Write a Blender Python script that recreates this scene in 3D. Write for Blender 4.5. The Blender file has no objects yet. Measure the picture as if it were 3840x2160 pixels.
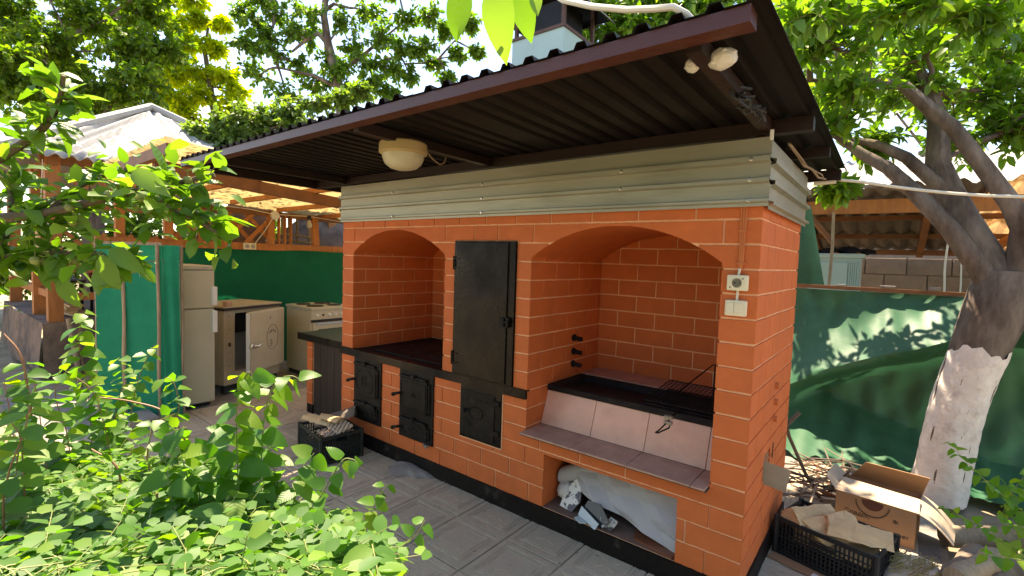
import bpy, bmesh, math, random
import numpy as np
from mathutils import Vector, Matrix
R = math.radians
random.seed(7); rng = np.random.default_rng(7)
scene = bpy.context.scene
col = scene.collection
# ---------------------------------------------------------------- camera (solved from the courses of the brickwork)
CAMP = np.array([0.43592, -2.19664, 1.47795]); FPX = 1817.918
YAW, PITCH, ROLL = -0.666460, -0.0599791, 0.0320907
_w = np.array([math.sin(YAW)*math.cos(PITCH), math.cos(YAW)*math.cos(PITCH), math.sin(PITCH)])
_rt = np.array([math.cos(YAW), -math.sin(YAW), 0.0]); _up = np.cross(_rt, _w)
_r = _rt*math.cos(ROLL)+_up*math.sin(ROLL); _u = -_rt*math.sin(ROLL)+_up*math.cos(ROLL)
cam = bpy.data.cameras.new('camera'); cam.sensor_width = 36; cam.lens = FPX/3840*36
cam.clip_start = 0.02; cam.clip_end = 300
camo = bpy.data.objects.new('camera', cam); col.objects.link(camo)
camo.matrix_world = Matrix(((_r[0], _u[0], -_w[0], CAMP[0]), (_r[1], _u[1], -_w[1], CAMP[1]), (_r[2], _u[2], -_w[2], CAMP[2]), (0, 0, 0, 1)))
scene.camera = camo
KP = 3840/2576.0
def atd(px, py, d):                     # pixel (2576 wide picture) -> point at axial distance d
    return CAMP + d*(_w+(px*KP-1920)/FPX*_r+(1080-py*KP)/FPX*_u)
def pix(P):
    d = np.array(P)-CAMP; z = d@_w
    return ((1920+FPX*(d@_r)/z)/KP, (1080-FPX*(d@_u)/z)/KP, z)
# ---------------------------------------------------------------- sky, sun, exposure
SUN_AZ, SUN_EL = -68.0, 66.0
world = bpy.data.worlds.new('World'); scene.world = world; world.use_nodes = True
nt = world.node_tree; nt.nodes.clear()
sky = nt.nodes.new('ShaderNodeTexSky'); sky.sky_type = 'NISHITA'; sky.sun_disc = False
sky.sun_elevation = R(SUN_EL); sky.sun_rotation = R(SUN_AZ % 360); sky.air_density = 1.0; sky.dust_density = 0.25; sky.ozone_density = 3.0
tc = nt.nodes.new('ShaderNodeTexCoord'); mp = nt.nodes.new('ShaderNodeMapping'); mp.inputs['Scale'].default_value = (1.0, 1.0, 2.6)
no = nt.nodes.new('ShaderNodeTexNoise'); no.inputs['Scale'].default_value = 2.3; no.inputs['Detail'].default_value = 7; no.inputs['Roughness'].default_value = 0.58
rp = nt.nodes.new('ShaderNodeValToRGB'); rp.color_ramp.elements[0].position = 0.60; rp.color_ramp.elements[1].position = 0.74
mx = nt.nodes.new('ShaderNodeMix'); mx.data_type = 'RGBA'; mx.inputs[7].default_value = (8.0, 7.9, 7.7, 1)
bg = nt.nodes.new('ShaderNodeBackground'); bg.inputs[1].default_value = 0.067
wo = nt.nodes.new('ShaderNodeOutputWorld')
for a, b in ((tc.outputs['Generated'], mp.inputs[0]), (mp.outputs[0], no.inputs[0]), (no.outputs[0], rp.inputs[0]), (rp.outputs[0], mx.inputs[0]),
             (sky.outputs[0], mx.inputs[6]), (mx.outputs[2], bg.inputs[0]), (bg.outputs[0], wo.inputs[0])):
    nt.links.new(a, b)
sl = bpy.data.lights.new('sun', 'SUN'); sl.energy = 2.5; sl.angle = R(0.53); sl.color = (1.0, 0.93, 0.80)
so = bpy.data.objects.new('sun', sl); col.objects.link(so); so.location = (-6, 3, 14)
_sd = Vector((math.sin(R(SUN_AZ))*math.cos(R(SUN_EL)), math.cos(R(SUN_AZ))*math.cos(R(SUN_EL)), math.sin(R(SUN_EL))))
so.rotation_euler = _sd.to_track_quat('Z', 'Y').to_euler()
vs = scene.view_settings; vs.view_transform = 'Standard'; vs.look = 'None'; vs.gamma = 1; vs.use_curve_mapping = False; vs.exposure = 2.78
if hasattr(vs, 'use_white_balance'):
    vs.use_white_balance = True; vs.white_balance_temperature = 8100; vs.white_balance_tint = 14
# ---------------------------------------------------------------- materials
def _n(nt, t, **kw):
    n = nt.nodes.new(t)
    for k, v in kw.items(): setattr(n, k, v)
    return n
def mat(name, c, rough=0.7, metal=0.0, var=0.12, vscale=6.0, bump=0.15, bscale=60.0, c2=None, c2pos=(0.45, 0.62), c2scale=5.0, trans=0.0, spec=0.4, stretch=(1, 1, 1), emis=None, rvar=0.0):
    m = bpy.data.materials.new(name); m.use_nodes = True; nt = m.node_tree; L = nt.links
    b = nt.nodes['Principled BSDF']; b.inputs['Roughness'].default_value = rough; b.inputs['Metallic'].default_value = metal
    b.inputs['Specular IOR Level'].default_value = spec
    tc = _n(nt, 'ShaderNodeTexCoord'); mp = _n(nt, 'ShaderNodeMapping'); mp.inputs['Scale'].default_value = stretch
    L.new(tc.outputs['Object'], mp.inputs[0])
    n1 = _n(nt, 'ShaderNodeTexNoise'); n1.inputs['Scale'].default_value = vscale; n1.inputs['Detail'].default_value = 6; n1.inputs['Roughness'].default_value = 0.62
    L.new(mp.outputs[0], n1.inputs[0])
    mr = _n(nt, 'ShaderNodeMapRange'); mr.inputs[1].default_value = 0.3; mr.inputs[2].default_value = 0.7; mr.inputs[3].default_value = 1-var; mr.inputs[4].default_value = 1+var
    L.new(n1.outputs[0], mr.inputs[0])
    src = None
    if c2 is not None:
        n2 = _n(nt, 'ShaderNodeTexNoise'); n2.inputs['Scale'].default_value = c2scale; n2.inputs['Detail'].default_value = 8; n2.inputs['Roughness'].default_value = 0.65
        L.new(mp.outputs[0], n2.inputs[0])
        r = _n(nt, 'ShaderNodeValToRGB'); r.color_ramp.elements[0].position = c2pos[0]; r.color_ramp.elements[1].position = c2pos[1]
        r.color_ramp.elements[0].color = (*c, 1); r.color_ramp.elements[1].color = (*c2, 1); L.new(n2.outputs[0], r.inputs[0]); src = r.outputs[0]
    else:
        rg = _n(nt, 'ShaderNodeRGB'); rg.outputs[0].default_value = (*c, 1); src = rg.outputs[0]
    oi = _n(nt, 'ShaderNodeObjectInfo'); mo = _n(nt, 'ShaderNodeMapRange'); mo.inputs[3].default_value = 1-var*0.5; mo.inputs[4].default_value = 1+var*0.5
    L.new(oi.outputs['Random'], mo.inputs[0])
    mm = _n(nt, 'ShaderNodeMath', operation='MULTIPLY'); L.new(mr.outputs[0], mm.inputs[0]); L.new(mo.outputs[0], mm.inputs[1])
    vm = _n(nt, 'ShaderNodeVectorMath', operation='SCALE'); L.new(src, vm.inputs[0]); L.new(mm.outputs[0], vm.inputs['Scale'])
    L.new(vm.outputs[0], b.inputs['Base Color'])
    if rvar:
        n4 = _n(nt, 'ShaderNodeTexNoise'); n4.inputs['Scale'].default_value = 3.2; n4.inputs['Detail'].default_value = 5; L.new(mp.outputs[0], n4.inputs[0])
        m4 = _n(nt, 'ShaderNodeMapRange'); m4.inputs[1].default_value = 0.38; m4.inputs[2].default_value = 0.64; m4.inputs[3].default_value = rough-rvar; m4.inputs[4].default_value = rough+rvar; L.new(n4.outputs[0], m4.inputs[0]); L.new(m4.outputs[0], b.inputs['Roughness'])
    if bump:
        n3 = _n(nt, 'ShaderNodeTexNoise'); n3.inputs['Scale'].default_value = bscale; n3.inputs['Detail'].default_value = 5
        L.new(mp.outputs[0], n3.inputs[0]); bp = _n(nt, 'ShaderNodeBump'); bp.inputs['Strength'].default_value = bump; bp.inputs['Distance'].default_value = 0.01
        L.new(n3.outputs[0], bp.inputs['Height']); L.new(bp.outputs[0], b.inputs['Normal'])
    if trans:
        t = _n(nt, 'ShaderNodeBsdfTranslucent'); L.new(vm.outputs[0], t.inputs[0])
        ms = _n(nt, 'ShaderNodeMixShader'); ms.inputs[0].default_value = trans
        L.new(b.outputs[0], ms.inputs[1]); L.new(t.outputs[0], ms.inputs[2]); L.new(ms.outputs[0], nt.nodes['Material Output'].inputs[0])
    return m
def leafmat(name, ca, cb, cy, rough=0.42, trans=0.45, vein=0.0, tmul=(1.75, 1.85, 0.5)):
    m = bpy.data.materials.new(name); m.use_nodes = True; nt = m.node_tree; L = nt.links
    b = nt.nodes['Principled BSDF']; b.inputs['Roughness'].default_value = rough; b.inputs['Specular IOR Level'].default_value = 0.45
    at = _n(nt, 'ShaderNodeAttribute'); at.attribute_name = 'rnd'; oi = _n(nt, 'ShaderNodeObjectInfo')
    ad = _n(nt, 'ShaderNodeMath', operation='ADD'); L.new(at.outputs['Fac'], ad.inputs[0]); L.new(oi.outputs['Random'], ad.inputs[1])
    fr = _n(nt, 'ShaderNodeMath', operation='FRACT'); L.new(ad.outputs[0], fr.inputs[0])
    r = _n(nt, 'ShaderNodeValToRGB'); e = r.color_ramp.elements
    e[0].position = 0; e[0].color = (*ca, 1); e[1].position = 1; e[1].color = (*cy, 1); k = e.new(0.62); k.color = (*cb, 1)
    L.new(fr.outputs[0], r.inputs[0]); src = r.outputs[0]
    if vein:
        tc = _n(nt, 'ShaderNodeTexCoord'); sx = _n(nt, 'ShaderNodeSeparateXYZ'); L.new(tc.outputs['Object'], sx.inputs[0])
        ab = _n(nt, 'ShaderNodeMath', operation='ABSOLUTE'); L.new(sx.outputs[0], ab.inputs[0])
        m1 = _n(nt, 'ShaderNodeMath', operation='MULTIPLY'); m1.inputs[1].default_value = -0.8; L.new(ab.outputs[0], m1.inputs[0])
        a1 = _n(nt, 'ShaderNodeMath', operation='ADD'); L.new(m1.outputs[0], a1.inputs[0]); L.new(sx.outputs[1], a1.inputs[1])
        m2 = _n(nt, 'ShaderNodeMath', operation='MULTIPLY'); m2.inputs[1].default_value = 50.0; L.new(a1.outputs[0], m2.inputs[0])
        sn = _n(nt, 'ShaderNodeMath', operation='SINE'); L.new(m2.outputs[0], sn.inputs[0])
        bp = _n(nt, 'ShaderNodeBump'); bp.inputs['Strength'].default_value = vein; bp.inputs['Distance'].default_value = 0.012
        L.new(sn.outputs[0], bp.inputs['Height']); L.new(bp.outputs[0], b.inputs['Normal'])
    L.new(src, b.inputs['Base Color'])
    t = _n(nt, 'ShaderNodeBsdfTranslucent'); vm = _n(nt, 'ShaderNodeVectorMath', operation='MULTIPLY'); vm.inputs[1].default_value = tmul
    L.new(src, vm.inputs[0]); L.new(vm.outputs[0], t.inputs[0])
    ms = _n(nt, 'ShaderNodeMixShader'); ms.inputs[0].default_value = trans
    L.new(b.outputs[0], ms.inputs[1]); L.new(t.outputs[0], ms.inputs[2]); L.new(ms.outputs[0], nt.nodes['Material Output'].inputs[0])
    return m
M = {}
M['brick'] = mat('brick_paint', (0.58, 0.135, 0.035), 0.72, var=0.09, vscale=9, bump=0.25, bscale=45)
M['joint'] = mat('joint_paint', (0.82, 0.44, 0.24), 0.85, var=0.1, bump=0.3)
M['grout'] = mat('dark_grout', (0.05, 0.04, 0.035), 0.9, var=0.1, bump=0.1)
M['maroon_shade'] = mat('shaded_maroon_paint', (0.015, 0.0055, 0.0045), 0.5, var=0.25, bump=0.15)  # maroon frame paint darkened to put under-roof shade into rafters and purlins
M['black'] = mat('black_paint', (0.004, 0.003, 0.0026), 0.40, spec=0.17, rvar=0.2, var=0.4, vscale=14, bump=0.22, bscale=70, c2=(0.010, 0.0075, 0.006), c2scale=7)
M['plinth'] = mat('black_plinth_paint', (0.007, 0.0052, 0.0045), 0.6, spec=0.2, var=0.3, bump=0.5, bscale=30, c2=(0.05, 0.04, 0.034), c2pos=(0.58, 0.75), c2scale=11)
M['iron'] = mat('cast_iron', (0.008, 0.0068, 0.006), 0.5, metal=0.0, spec=0.16, var=0.35, bump=0.4, bscale=120, c2=(0.018, 0.015, 0.013), c2scale=18)
M['soot'] = mat('sooty_steel', (0.012, 0.010, 0.010), 0.62, spec=0.15, var=0.4, bump=0.3, bscale=40, c2=(0.035, 0.03, 0.027), c2pos=(0.5, 0.8), c2scale=9)
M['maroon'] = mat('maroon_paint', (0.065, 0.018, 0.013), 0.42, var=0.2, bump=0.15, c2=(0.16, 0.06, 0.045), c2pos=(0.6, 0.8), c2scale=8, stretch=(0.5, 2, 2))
M['roofsheet'] = mat('roof_sheet', (0.008, 0.006, 0.0055), 0.55, metal=0.0, spec=0.15, var=0.2, bump=0.05)
M['zinc'] = mat('galvanised_sheet', (0.34, 0.33, 0.265), 0.42, metal=0.4, var=0.12, vscale=3, bump=0.05, bscale=25, c2=(0.24, 0.23, 0.18), c2pos=(0.5, 0.75), c2scale=5, stretch=(0.3, 1, 2))
M['tile_pink'] = mat('pink_glazed_tile', (0.70, 0.385, 0.29), 0.3, var=0.07, vscale=7, bump=0.03, c2=(0.62, 0.32, 0.235), c2pos=(0.45, 0.75), c2scale=8, spec=0.5)
M['tile_dull'] = mat('dusty_pink_tile', (0.46, 0.275, 0.20), 0.5, var=0.12, vscale=9, bump=0.06, c2=(0.38, 0.22, 0.16), c2scale=10)
M['paver'] = mat('grey_paver', (0.46, 0.375, 0.275), 0.88, var=0.14, vscale=7, bump=0.35, bscale=90, c2=(0.38, 0.305, 0.22), c2pos=(0.42, 0.7), c2scale=6)
M['soil'] = mat('soil', (0.25, 0.195, 0.13), 0.95, var=0.3, vscale=3, bump=0.8, bscale=25, c2=(0.31, 0.245, 0.165), c2scale=2)
M['earth'] = mat('sandy_floor', (0.34, 0.27, 0.20), 0.9, var=0.16, vscale=4, bump=0.4, bscale=30)
M['cement'] = mat('rough_cement', (0.25, 0.225, 0.20), 0.95, var=0.25, vscale=8, bump=0.8, bscale=20)
M['concrete'] = mat('stained_concrete', (0.21, 0.145, 0.11), 0.95, var=0.3, vscale=5, bump=0.7, bscale=14, c2=(0.11, 0.085, 0.075), c2scale=4)
M['white_enamel'] = mat('white_enamel', (0.52, 0.475, 0.345), 0.35, var=0.05, vscale=3, bump=0.02, c2=(0.45, 0.40, 0.28), c2pos=(0.55, 0.85), c2scale=3)
M['old_enamel'] = mat('yellowed_enamel', (0.46, 0.39, 0.28), 0.4, var=0.08, vscale=4, bump=0.05, c2=(0.34, 0.27, 0.19), c2pos=(0.55, 0.85), c2scale=6)
M['cream'] = mat('cream_plastic', (0.72, 0.66, 0.47), 0.4, var=0.03, bump=0.0)
M['white_plastic'] = mat('white_plastic', (0.72, 0.71, 0.66), 0.45, var=0.06, bump=0.03)
M['chrome'] = mat('worn_chrome', (0.5, 0.48, 0.45), 0.25, metal=0.9, var=0.1, bump=0.05)
M['darkvoid'] = mat('dark_plastic', (0.02, 0.02, 0.02), 0.5, var=0.2, bump=0.05)
M['grey_liner'] = mat('grey_liner', (0.30, 0.29, 0.28), 0.5, var=0.1, bump=0.05)
M['tarp'] = mat('green_tarpaulin', (0.001, 0.135, 0.06), 0.6, spec=0.15, var=0.12, vscale=3, bump=0.12, bscale=12, trans=0.35)
M['screen'] = mat('green_netting', (0.008, 0.33, 0.20), 0.7, spec=0.15, var=0.12, vscale=4, bump=0.1, bscale=300, trans=0.45)
M['tarp_dark'] = mat('deep_green_tarpaulin', (0.032, 0.125, 0.062), 0.5, var=0.2, vscale=3, bump=0.25, bscale=9, c2=(0.045, 0.155, 0.085), c2scale=2.5, trans=0.12)
M['wood'] = mat('orange_stained_wood', (0.40, 0.145, 0.04), 0.6, var=0.22, vscale=7, bump=0.25, bscale=20, stretch=(3, 3, 0.6))
M['wood_dark'] = mat('brown_stained_beam', (0.21, 0.085, 0.033), 0.6, var=0.25, vscale=6, bump=0.25, bscale=20)
M['pole'] = mat('grey_weathered_wood', (0.31, 0.235, 0.16), 0.85, var=0.25, vscale=14, bump=0.5, bscale=40, stretch=(3, 3, 0.5))
M['bark'] = mat('grey_apple_bark', (0.19, 0.15, 0.12), 0.9, var=0.35, vscale=9, bump=1.0, bscale=30, c2=(0.075, 0.05, 0.038), c2pos=(0.4, 0.62), c2scale=7, stretch=(1, 1, .35))
M['branch'] = mat('twig_bark', (0.13, 0.095, 0.062), 0.85, var=0.25, bump=0.4, bscale=60)
M['greenstem'] = mat('green_stem', (0.22, 0.25, 0.08), 0.6, var=0.15, bump=0.1)
M['redstem'] = mat('reddish_stem', (0.30, 0.14, 0.075), 0.6, var=0.15, bump=0.1)
M['whitewash'] = mat('limewash', (0.72, 0.66, 0.60), 0.95, var=0.14, vscale=11, bump=1.0, bscale=26, c2=(0.50, 0.41, 0.36), c2pos=(0.55, 0.74), c2scale=13)
M['card'] = mat('cardboard', (0.33, 0.19, 0.10), 0.85, var=0.1, vscale=4, bump=0.08)
M['card_in'] = mat('cardboard_inside', (0.46, 0.35, 0.25), 0.85, var=0.08, vscale=4, bump=0.05)
M['splitwood'] = mat('fresh_split_wood', (0.62, 0.42, 0.22), 0.8, var=0.14, vscale=10, bump=0.5, bscale=30, stretch=(0.6, 4, 4))
M['barkwood'] = mat('firewood_bark', (0.17, 0.13, 0.10), 0.9, var=0.3, vscale=9, bump=0.8, bscale=18)
M['crate'] = mat('black_crate_plastic', (0.014, 0.015, 0.017), 0.5, var=0.3, bump=0.1)
M['crate_g'] = mat('dark_green_crate_plastic', (0.012, 0.020, 0.018), 0.5, var=0.3, bump=0.1)
M['paper'] = mat('crumpled_paper', (0.42, 0.41, 0.41), 0.7, var=0.08, vscale=3, bump=0.1)
M['bag'] = mat('thin_white_bag', (0.75, 0.72, 0.66), 0.35, var=0.1, bump=0.1, trans=0.3)
M['shard_white'] = mat('white_glazed_shard', (0.72, 0.70, 0.62), 0.3, var=0.05, bump=0, c2=(0.09, 0.075, 0.07), c2pos=(0.5, 0.53), c2scale=14)
M['shard_black'] = mat('black_patterned_shard', (0.02, 0.022, 0.025), 0.25, var=0.1, bump=0, c2=(0.5, 0.52, 0.52), c2pos=(0.6, 0.63), c2scale=22)
M['shard_blue'] = mat('pale_blue_shard', (0.46, 0.53, 0.55), 0.3, var=0.05, bump=0)
M['niche_floor'] = mat('sooty_floor', (0.19, 0.115, 0.083), 0.75, var=0.2, vscale=6, bump=0.3, bscale=18, c2=(0.13, 0.08, 0.06), c2scale=4)
M['brownplate'] = mat('brown_glazed_plate', (0.20, 0.07, 0.035), 0.3, var=0.2, bump=0.05)
M['redplate'] = mat('orange_red_pottery', (0.50, 0.13, 0.04), 0.45, var=0.15, bump=0.05)
M['teal'] = mat('pale_teal_paint', (0.42, 0.56, 0.53), 0.6, var=0.07, vscale=3, bump=0.1, bscale=20)
M['capblack'] = mat('sooty_cap', (0.012, 0.012, 0.013), 0.55, metal=0.3, var=0.3, bump=0.1)
M['capedge'] = mat('rusty_post', (0.10, 0.05, 0.04), 0.7, var=0.3, bump=0.3)
M['glass'] = mat('frosted_glass', (0.70, 0.64, 0.48), 0.2, var=0.1, bump=0.0, trans=0.35)
M['lamp_base'] = mat('yellowed_lamp_plastic', (0.46, 0.34, 0.18), 0.5, var=0.1, bump=0.05)
M['clear'] = mat('bulb_glass', (0.7, 0.68, 0.6), 0.1, var=0.0, bump=0, trans=0.5)
M['slate'] = mat('white_asbestos_slate', (0.36, 0.35, 0.34), 0.85, var=0.12, vscale=4, bump=0.3, bscale=30)
M['slate_dark'] = mat('old_grey_slate', (0.15, 0.125, 0.105), 0.9, var=0.25, vscale=4, bump=0.3)
M['poly'] = mat('yellowed_roof_sheet', (0.74, 0.64, 0.43), 0.6, var=0.12, vscale=3, bump=0.1, c2=(0.36, 0.28, 0.16), c2pos=(0.54, 0.72), c2scale=9, trans=0.62)
M['poly2'] = mat('amber_roof_sheet', (0.74, 0.60, 0.42), 0.6, var=0.12, vscale=3, bump=0.1, c2=(0.45, 0.3, 0.16), c2scale=5, trans=0.6)
M['block'] = mat('dusty_cinder_block', (0.27, 0.21, 0.16), 0.95, var=0.2, vscale=5, bump=0.6, bscale=25)
M['blockj'] = mat('block_mortar', (0.21, 0.165, 0.13), 0.95, var=0.15, bump=0.5)
M['cable'] = mat('white_cable', (0.66, 0.62, 0.52), 0.5, var=0.05, bump=0)
M['wirecolor'] = mat('brown_wire', (0.28, 0.19, 0.12), 0.6, var=0.1, bump=0)
M['conduit'] = mat('orange_painted_cable', (0.54, 0.155, 0.045), 0.6, var=0.1, bump=0.1)
M['hob'] = mat('hotplate', (0.022, 0.019, 0.017), 0.55, var=0.3, bump=0.2)
M['textblack'] = mat('black_print', (0.02, 0.017, 0.016), 0.7, var=0.1, bump=0)
M['textred'] = mat('red_print', (0.10, 0.035, 0.022), 0.7, var=0.1, bump=0)
M['sack'] = mat('paper_sack', (0.56, 0.44, 0.34), 0.8, var=0.12, vscale=5, bump=0.2)
M['straw'] = mat('dry_straw', (0.34, 0.26, 0.09), 0.85, var=0.3, vscale=20, bump=0.8, bscale=60, stretch=(6, 1, 1))
M['redcloth'] = mat('dark_red_cloth', (0.22, 0.012, 0.018), 0.8, var=0.2, bump=0.1)
M['blackcloth'] = mat('black_cloth', (0.012, 0.012, 0.016), 0.8, var=0.2, bump=0.1)
M['darkgreen_top'] = mat('dark_green_counter', (0.018, 0.040, 0.026), 0.3, var=0.2, bump=0.03)
M['darkboard'] = mat('dark_brown_boards', (0.028, 0.017, 0.013), 0.55, var=0.3, vscale=8, bump=0.2, stretch=(5, 5, 0.5))
M['lf_apple'] = leafmat('apple_leaf', (0.06, 0.145, 0.022), (0.11, 0.225, 0.03), (0.19, 0.30, 0.08), 0.42, 0.48, vein=0.10, tmul=(1.6, 1.75, 0.5))
M['lf_vine'] = leafmat('honeysuckle_leaf', (0.055, 0.17, 0.02), (0.095, 0.24, 0.028), (0.19, 0.30, 0.03), 0.42, 0.58, vein=0.07)
M['lf_snow'] = leafmat('snowberry_leaf', (0.05, 0.15, 0.024), (0.085, 0.215, 0.034), (0.15, 0.27, 0.03), 0.55, 0.45)
M['lf_dark'] = leafmat('dark_tree_leaf', (0.045, 0.105, 0.012), (0.10, 0.19, 0.020), (0.18, 0.27, 0.026), 0.5, 0.52)
M['lf_yellow'] = leafmat('yellow_green_leaf', (0.24, 0.32, 0.018), (0.36, 0.42, 0.022), (0.46, 0.48, 0.03), 0.5, 0.6)
M['lf_pear'] = leafmat('pear_leaf', (0.055, 0.13, 0.02), (0.10, 0.20, 0.03), (0.18, 0.28, 0.05), 0.42, 0.52)
M['lf_pale'] = leafmat('pale_leaf', (0.08, 0.145, 0.04), (0.12, 0.20, 0.05), (0.19, 0.27, 0.08), 0.45, 0.5)
M['lf_apple2'] = leafmat('apple_leaf_mass', (0.07, 0.155, 0.02), (0.115, 0.235, 0.03), (0.20, 0.31, 0.06), 0.42, 0.5)
M['grass'] = leafmat('grass_blade', (0.05, 0.12, 0.02), (0.08, 0.16, 0.03), (0.14, 0.2, 0.05), 0.5, 0.35)
# ---------------------------------------------------------------- mesh helpers
ORG = {}
def tag(o, label, cat, group=None, kind=None):
    if label: o['label'] = label
    if cat: o['category'] = cat
    if group: o['group'] = group
    if kind: o['kind'] = kind
    return o
def thing(name, loc, label, cat, group=None):
    o = bpy.data.objects.new(name, None); o.empty_display_size = 0.1; col.objects.link(o); o.location = loc
    ORG[o.name] = Vector(loc); return tag(o, label, cat, group)
class MB:
    def __init__(s): s.v = []; s.f = []; s.m = []; s.cur = 0; s.X = None; s.smooth = False
    def add(s, vs, fs):
        n = len(s.v)
        for p in vs:
            p = Vector(p)
            s.v.append(s.X @ p if s.X is not None else p)
        for f in fs: s.f.append([n+i for i in f]); s.m.append(s.cur)
        return s
    def box(s, x0, y0, z0, x1, y1, z1):
        v = [(x0, y0, z0), (x1, y0, z0), (x1, y1, z0), (x0, y1, z0), (x0, y0, z1), (x1, y0, z1), (x1, y1, z1), (x0, y1, z1)]
        return s.add(v, [(0, 3, 2, 1), (4, 5, 6, 7), (0, 1, 5, 4), (1, 2, 6, 5), (2, 3, 7, 6), (3, 0, 4, 7)])
    def bbox(s, x0, y0, z0, x1, y1, z1, b=0.006):       # box with chamfered edges
        bm = bmesh.new(); bmesh.ops.create_cube(bm, size=1)
        for v in bm.verts: v.co = Vector(((x0+x1)/2+v.co.x*(x1-x0), (y0+y1)/2+v.co.y*(y1-y0), (z0+z1)/2+v.co.z*(z1-z0)))
        bmesh.ops.bevel(bm, geom=bm.edges[:], offset=b, segments=2, affect='EDGES', profile=0.6)
        bm.verts.index_update(); s.add([v.co.copy() for v in bm.verts], [[v.index for v in f.verts] for f in bm.faces]); bm.free(); return s
    def bar(s, a, b, w, h=None, up=(0, 0, 1)):           # rectangular bar from a to b
        a = Vector(a); b = Vector(b); d = (b-a).normalized(); h = h or w; up = Vector(up)
        x = d.cross(up)
        if x.length < 1e-4: x = d.cross(Vector((1, 0, 0)))
        x.normalize(); y = x.cross(d); v = []
        for p in (a, b):
            for i, j in ((-1, -1), (1, -1), (1, 1), (-1, 1)): v.append(p+x*i*w/2+y*j*h/2)
        return s.add(v, [(3, 2, 1, 0), (4, 5, 6, 7), (0, 1, 5, 4), (1, 2, 6, 5), (2, 3, 7, 6), (3, 0, 4, 7)])
    def tube(s, pts, rad, n=8, cap=True):
        pts = [Vector(p) for p in pts]; k = len(pts)
        if not hasattr(rad, '__len__'): rad = [rad]*k
        base = []; t0 = (pts[1]-pts[0]).normalized(); nrm = t0.orthogonal().normalized()
        for i, p in enumerate(pts):
            t = (pts[min(i+1, k-1)]-pts[max(i-1, 0)]).normalized()
            nrm = (nrm-t*nrm.dot(t)); nrm = nrm.normalized() if nrm.length > 1e-6 else t.orthogonal().normalized(); bn = t.cross(nrm)
            for j in range(n):
                a = 2*math.pi*j/n; base.append(p+(nrm*math.cos(a)+bn*math.sin(a))*rad[i])
        f = [(i*n+j, i*n+(j+1) % n, (i+1)*n+(j+1) % n, (i+1)*n+j) for i in range(k-1) for j in range(n)]
        if cap: f += [tuple(range(n-1, -1, -1)), tuple((k-1)*n+j for j in range(n))]
        return s.add(base, f)
    def lathe(s, prof, n=24, c=(0, 0, 0)):               # profile (r,z) about z
        v = [(c[0]+r*math.cos(2*math.pi*j/n), c[1]+r*math.sin(2*math.pi*j/n), c[2]+z) for r, z in prof for j in range(n)]
        k = len(prof); f = [(i*n+j, i*n+(j+1) % n, (i+1)*n+(j+1) % n, (i+1)*n+j) for i in range(k-1) for j in range(n)]
        f += [tuple(range(n-1, -1, -1)), tuple((k-1)*n+j for j in range(n))]
        return s.add(v, f)
    def prism(s, poly, a, b):                             # poly points at level a and b via functions (p,t)->xyz
        n = len(poly); v = [a(p) for p in poly]+[b(p) for p in poly]
        return s.add(v, [tuple(range(n-1, -1, -1)), tuple(range(n, 2*n))]+[(i, (i+1) % n, n+(i+1) % n, n+i) for i in range(n)])
    def grid(s, nu, nv, fn, thick=None):
        v = [fn(i/nu, j/nv) for j in range(nv+1) for i in range(nu+1)]
        f = [(j*(nu+1)+i, j*(nu+1)+i+1, (j+1)*(nu+1)+i+1, (j+1)*(nu+1)+i) for j in range(nv) for i in range(nu)]
        return s.add(v, f)
    def build(s, name, m, parent=None, org=None, smooth=None, kind=None, solid=None):
        vs = [Vector(p) for p in s.v]
        if parent is not None: L = ORG[parent.name]
        elif org is not None: L = Vector(org)
        else:
            xs = [p.x for p in vs]; ys = [p.y for p in vs]; L = Vector(((min(xs)+max(xs))/2, (min(ys)+max(ys))/2, min(p.z for p in vs)))
        me = bpy.data.meshes.new(name); me.from_pydata([p-L for p in vs], [], s.f)
        ms = m if isinstance(m, (list, tuple)) else [m]
        for q in ms: me.materials.append(M[q])
        if len(ms) > 1: me.polygons.foreach_set('material_index', s.m)
        if smooth or (smooth is None and s.smooth): me.polygons.foreach_set('use_smooth', [True]*len(me.polygons))
        bm = bmesh.new(); bm.from_mesh(me); bmesh.ops.recalc_face_normals(bm, faces=bm.faces)
        if smooth:
            for e in bm.edges:
                if len(e.link_faces) == 2 and e.calc_face_angle(0) > 0.7: e.smooth = False
        bm.to_mesh(me); bm.free()
        o = bpy.data.objects.new(name, me); col.objects.link(o); ORG[o.name] = L
        if parent is not None: o.parent = parent
        else: o.location = L
        if solid:
            md = o.modifiers.new('thickness', 'SOLIDIFY'); md.thickness = solid; md.offset = 0
        if kind: o['kind'] = kind
        return o
def part(name, m, parent, fn, **kw):
    b = MB(); fn(b); return b.build(name, m, parent, **kw)
def text_mesh(body, size, name, m, parent, mtx, ext=0.0006):
    cu = bpy.data.curves.new('t', 'FONT'); cu.body = body; cu.size = size; cu.align_x = 'CENTER'; cu.align_y = 'CENTER'; cu.extrude = ext; cu.resolution_u = 3
    to = bpy.data.objects.new('t', cu); col.objects.link(to)
    me = bpy.data.meshes.new_from_object(to.evaluated_get(bpy.context.evaluated_depsgraph_get()))
    bpy.data.objects.remove(to); bpy.data.curves.remove(cu)
    me.transform(mtx); me.transform(Matrix.Translation(-ORG[parent.name])); me.materials.clear(); me.materials.append(M[m])
    o = bpy.data.objects.new(name, me); col.objects.link(o); o.parent = parent; ORG[o.name] = ORG[parent.name]; return o
def frame(o, ex, ey, ez):                                 # matrix from origin and axes
    return Matrix(((ex[0], ey[0], ez[0], o[0]), (ex[1], ey[1], ez[1], o[1]), (ex[2], ey[2], ez[2], o[2]), (0, 0, 0, 1)))
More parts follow.
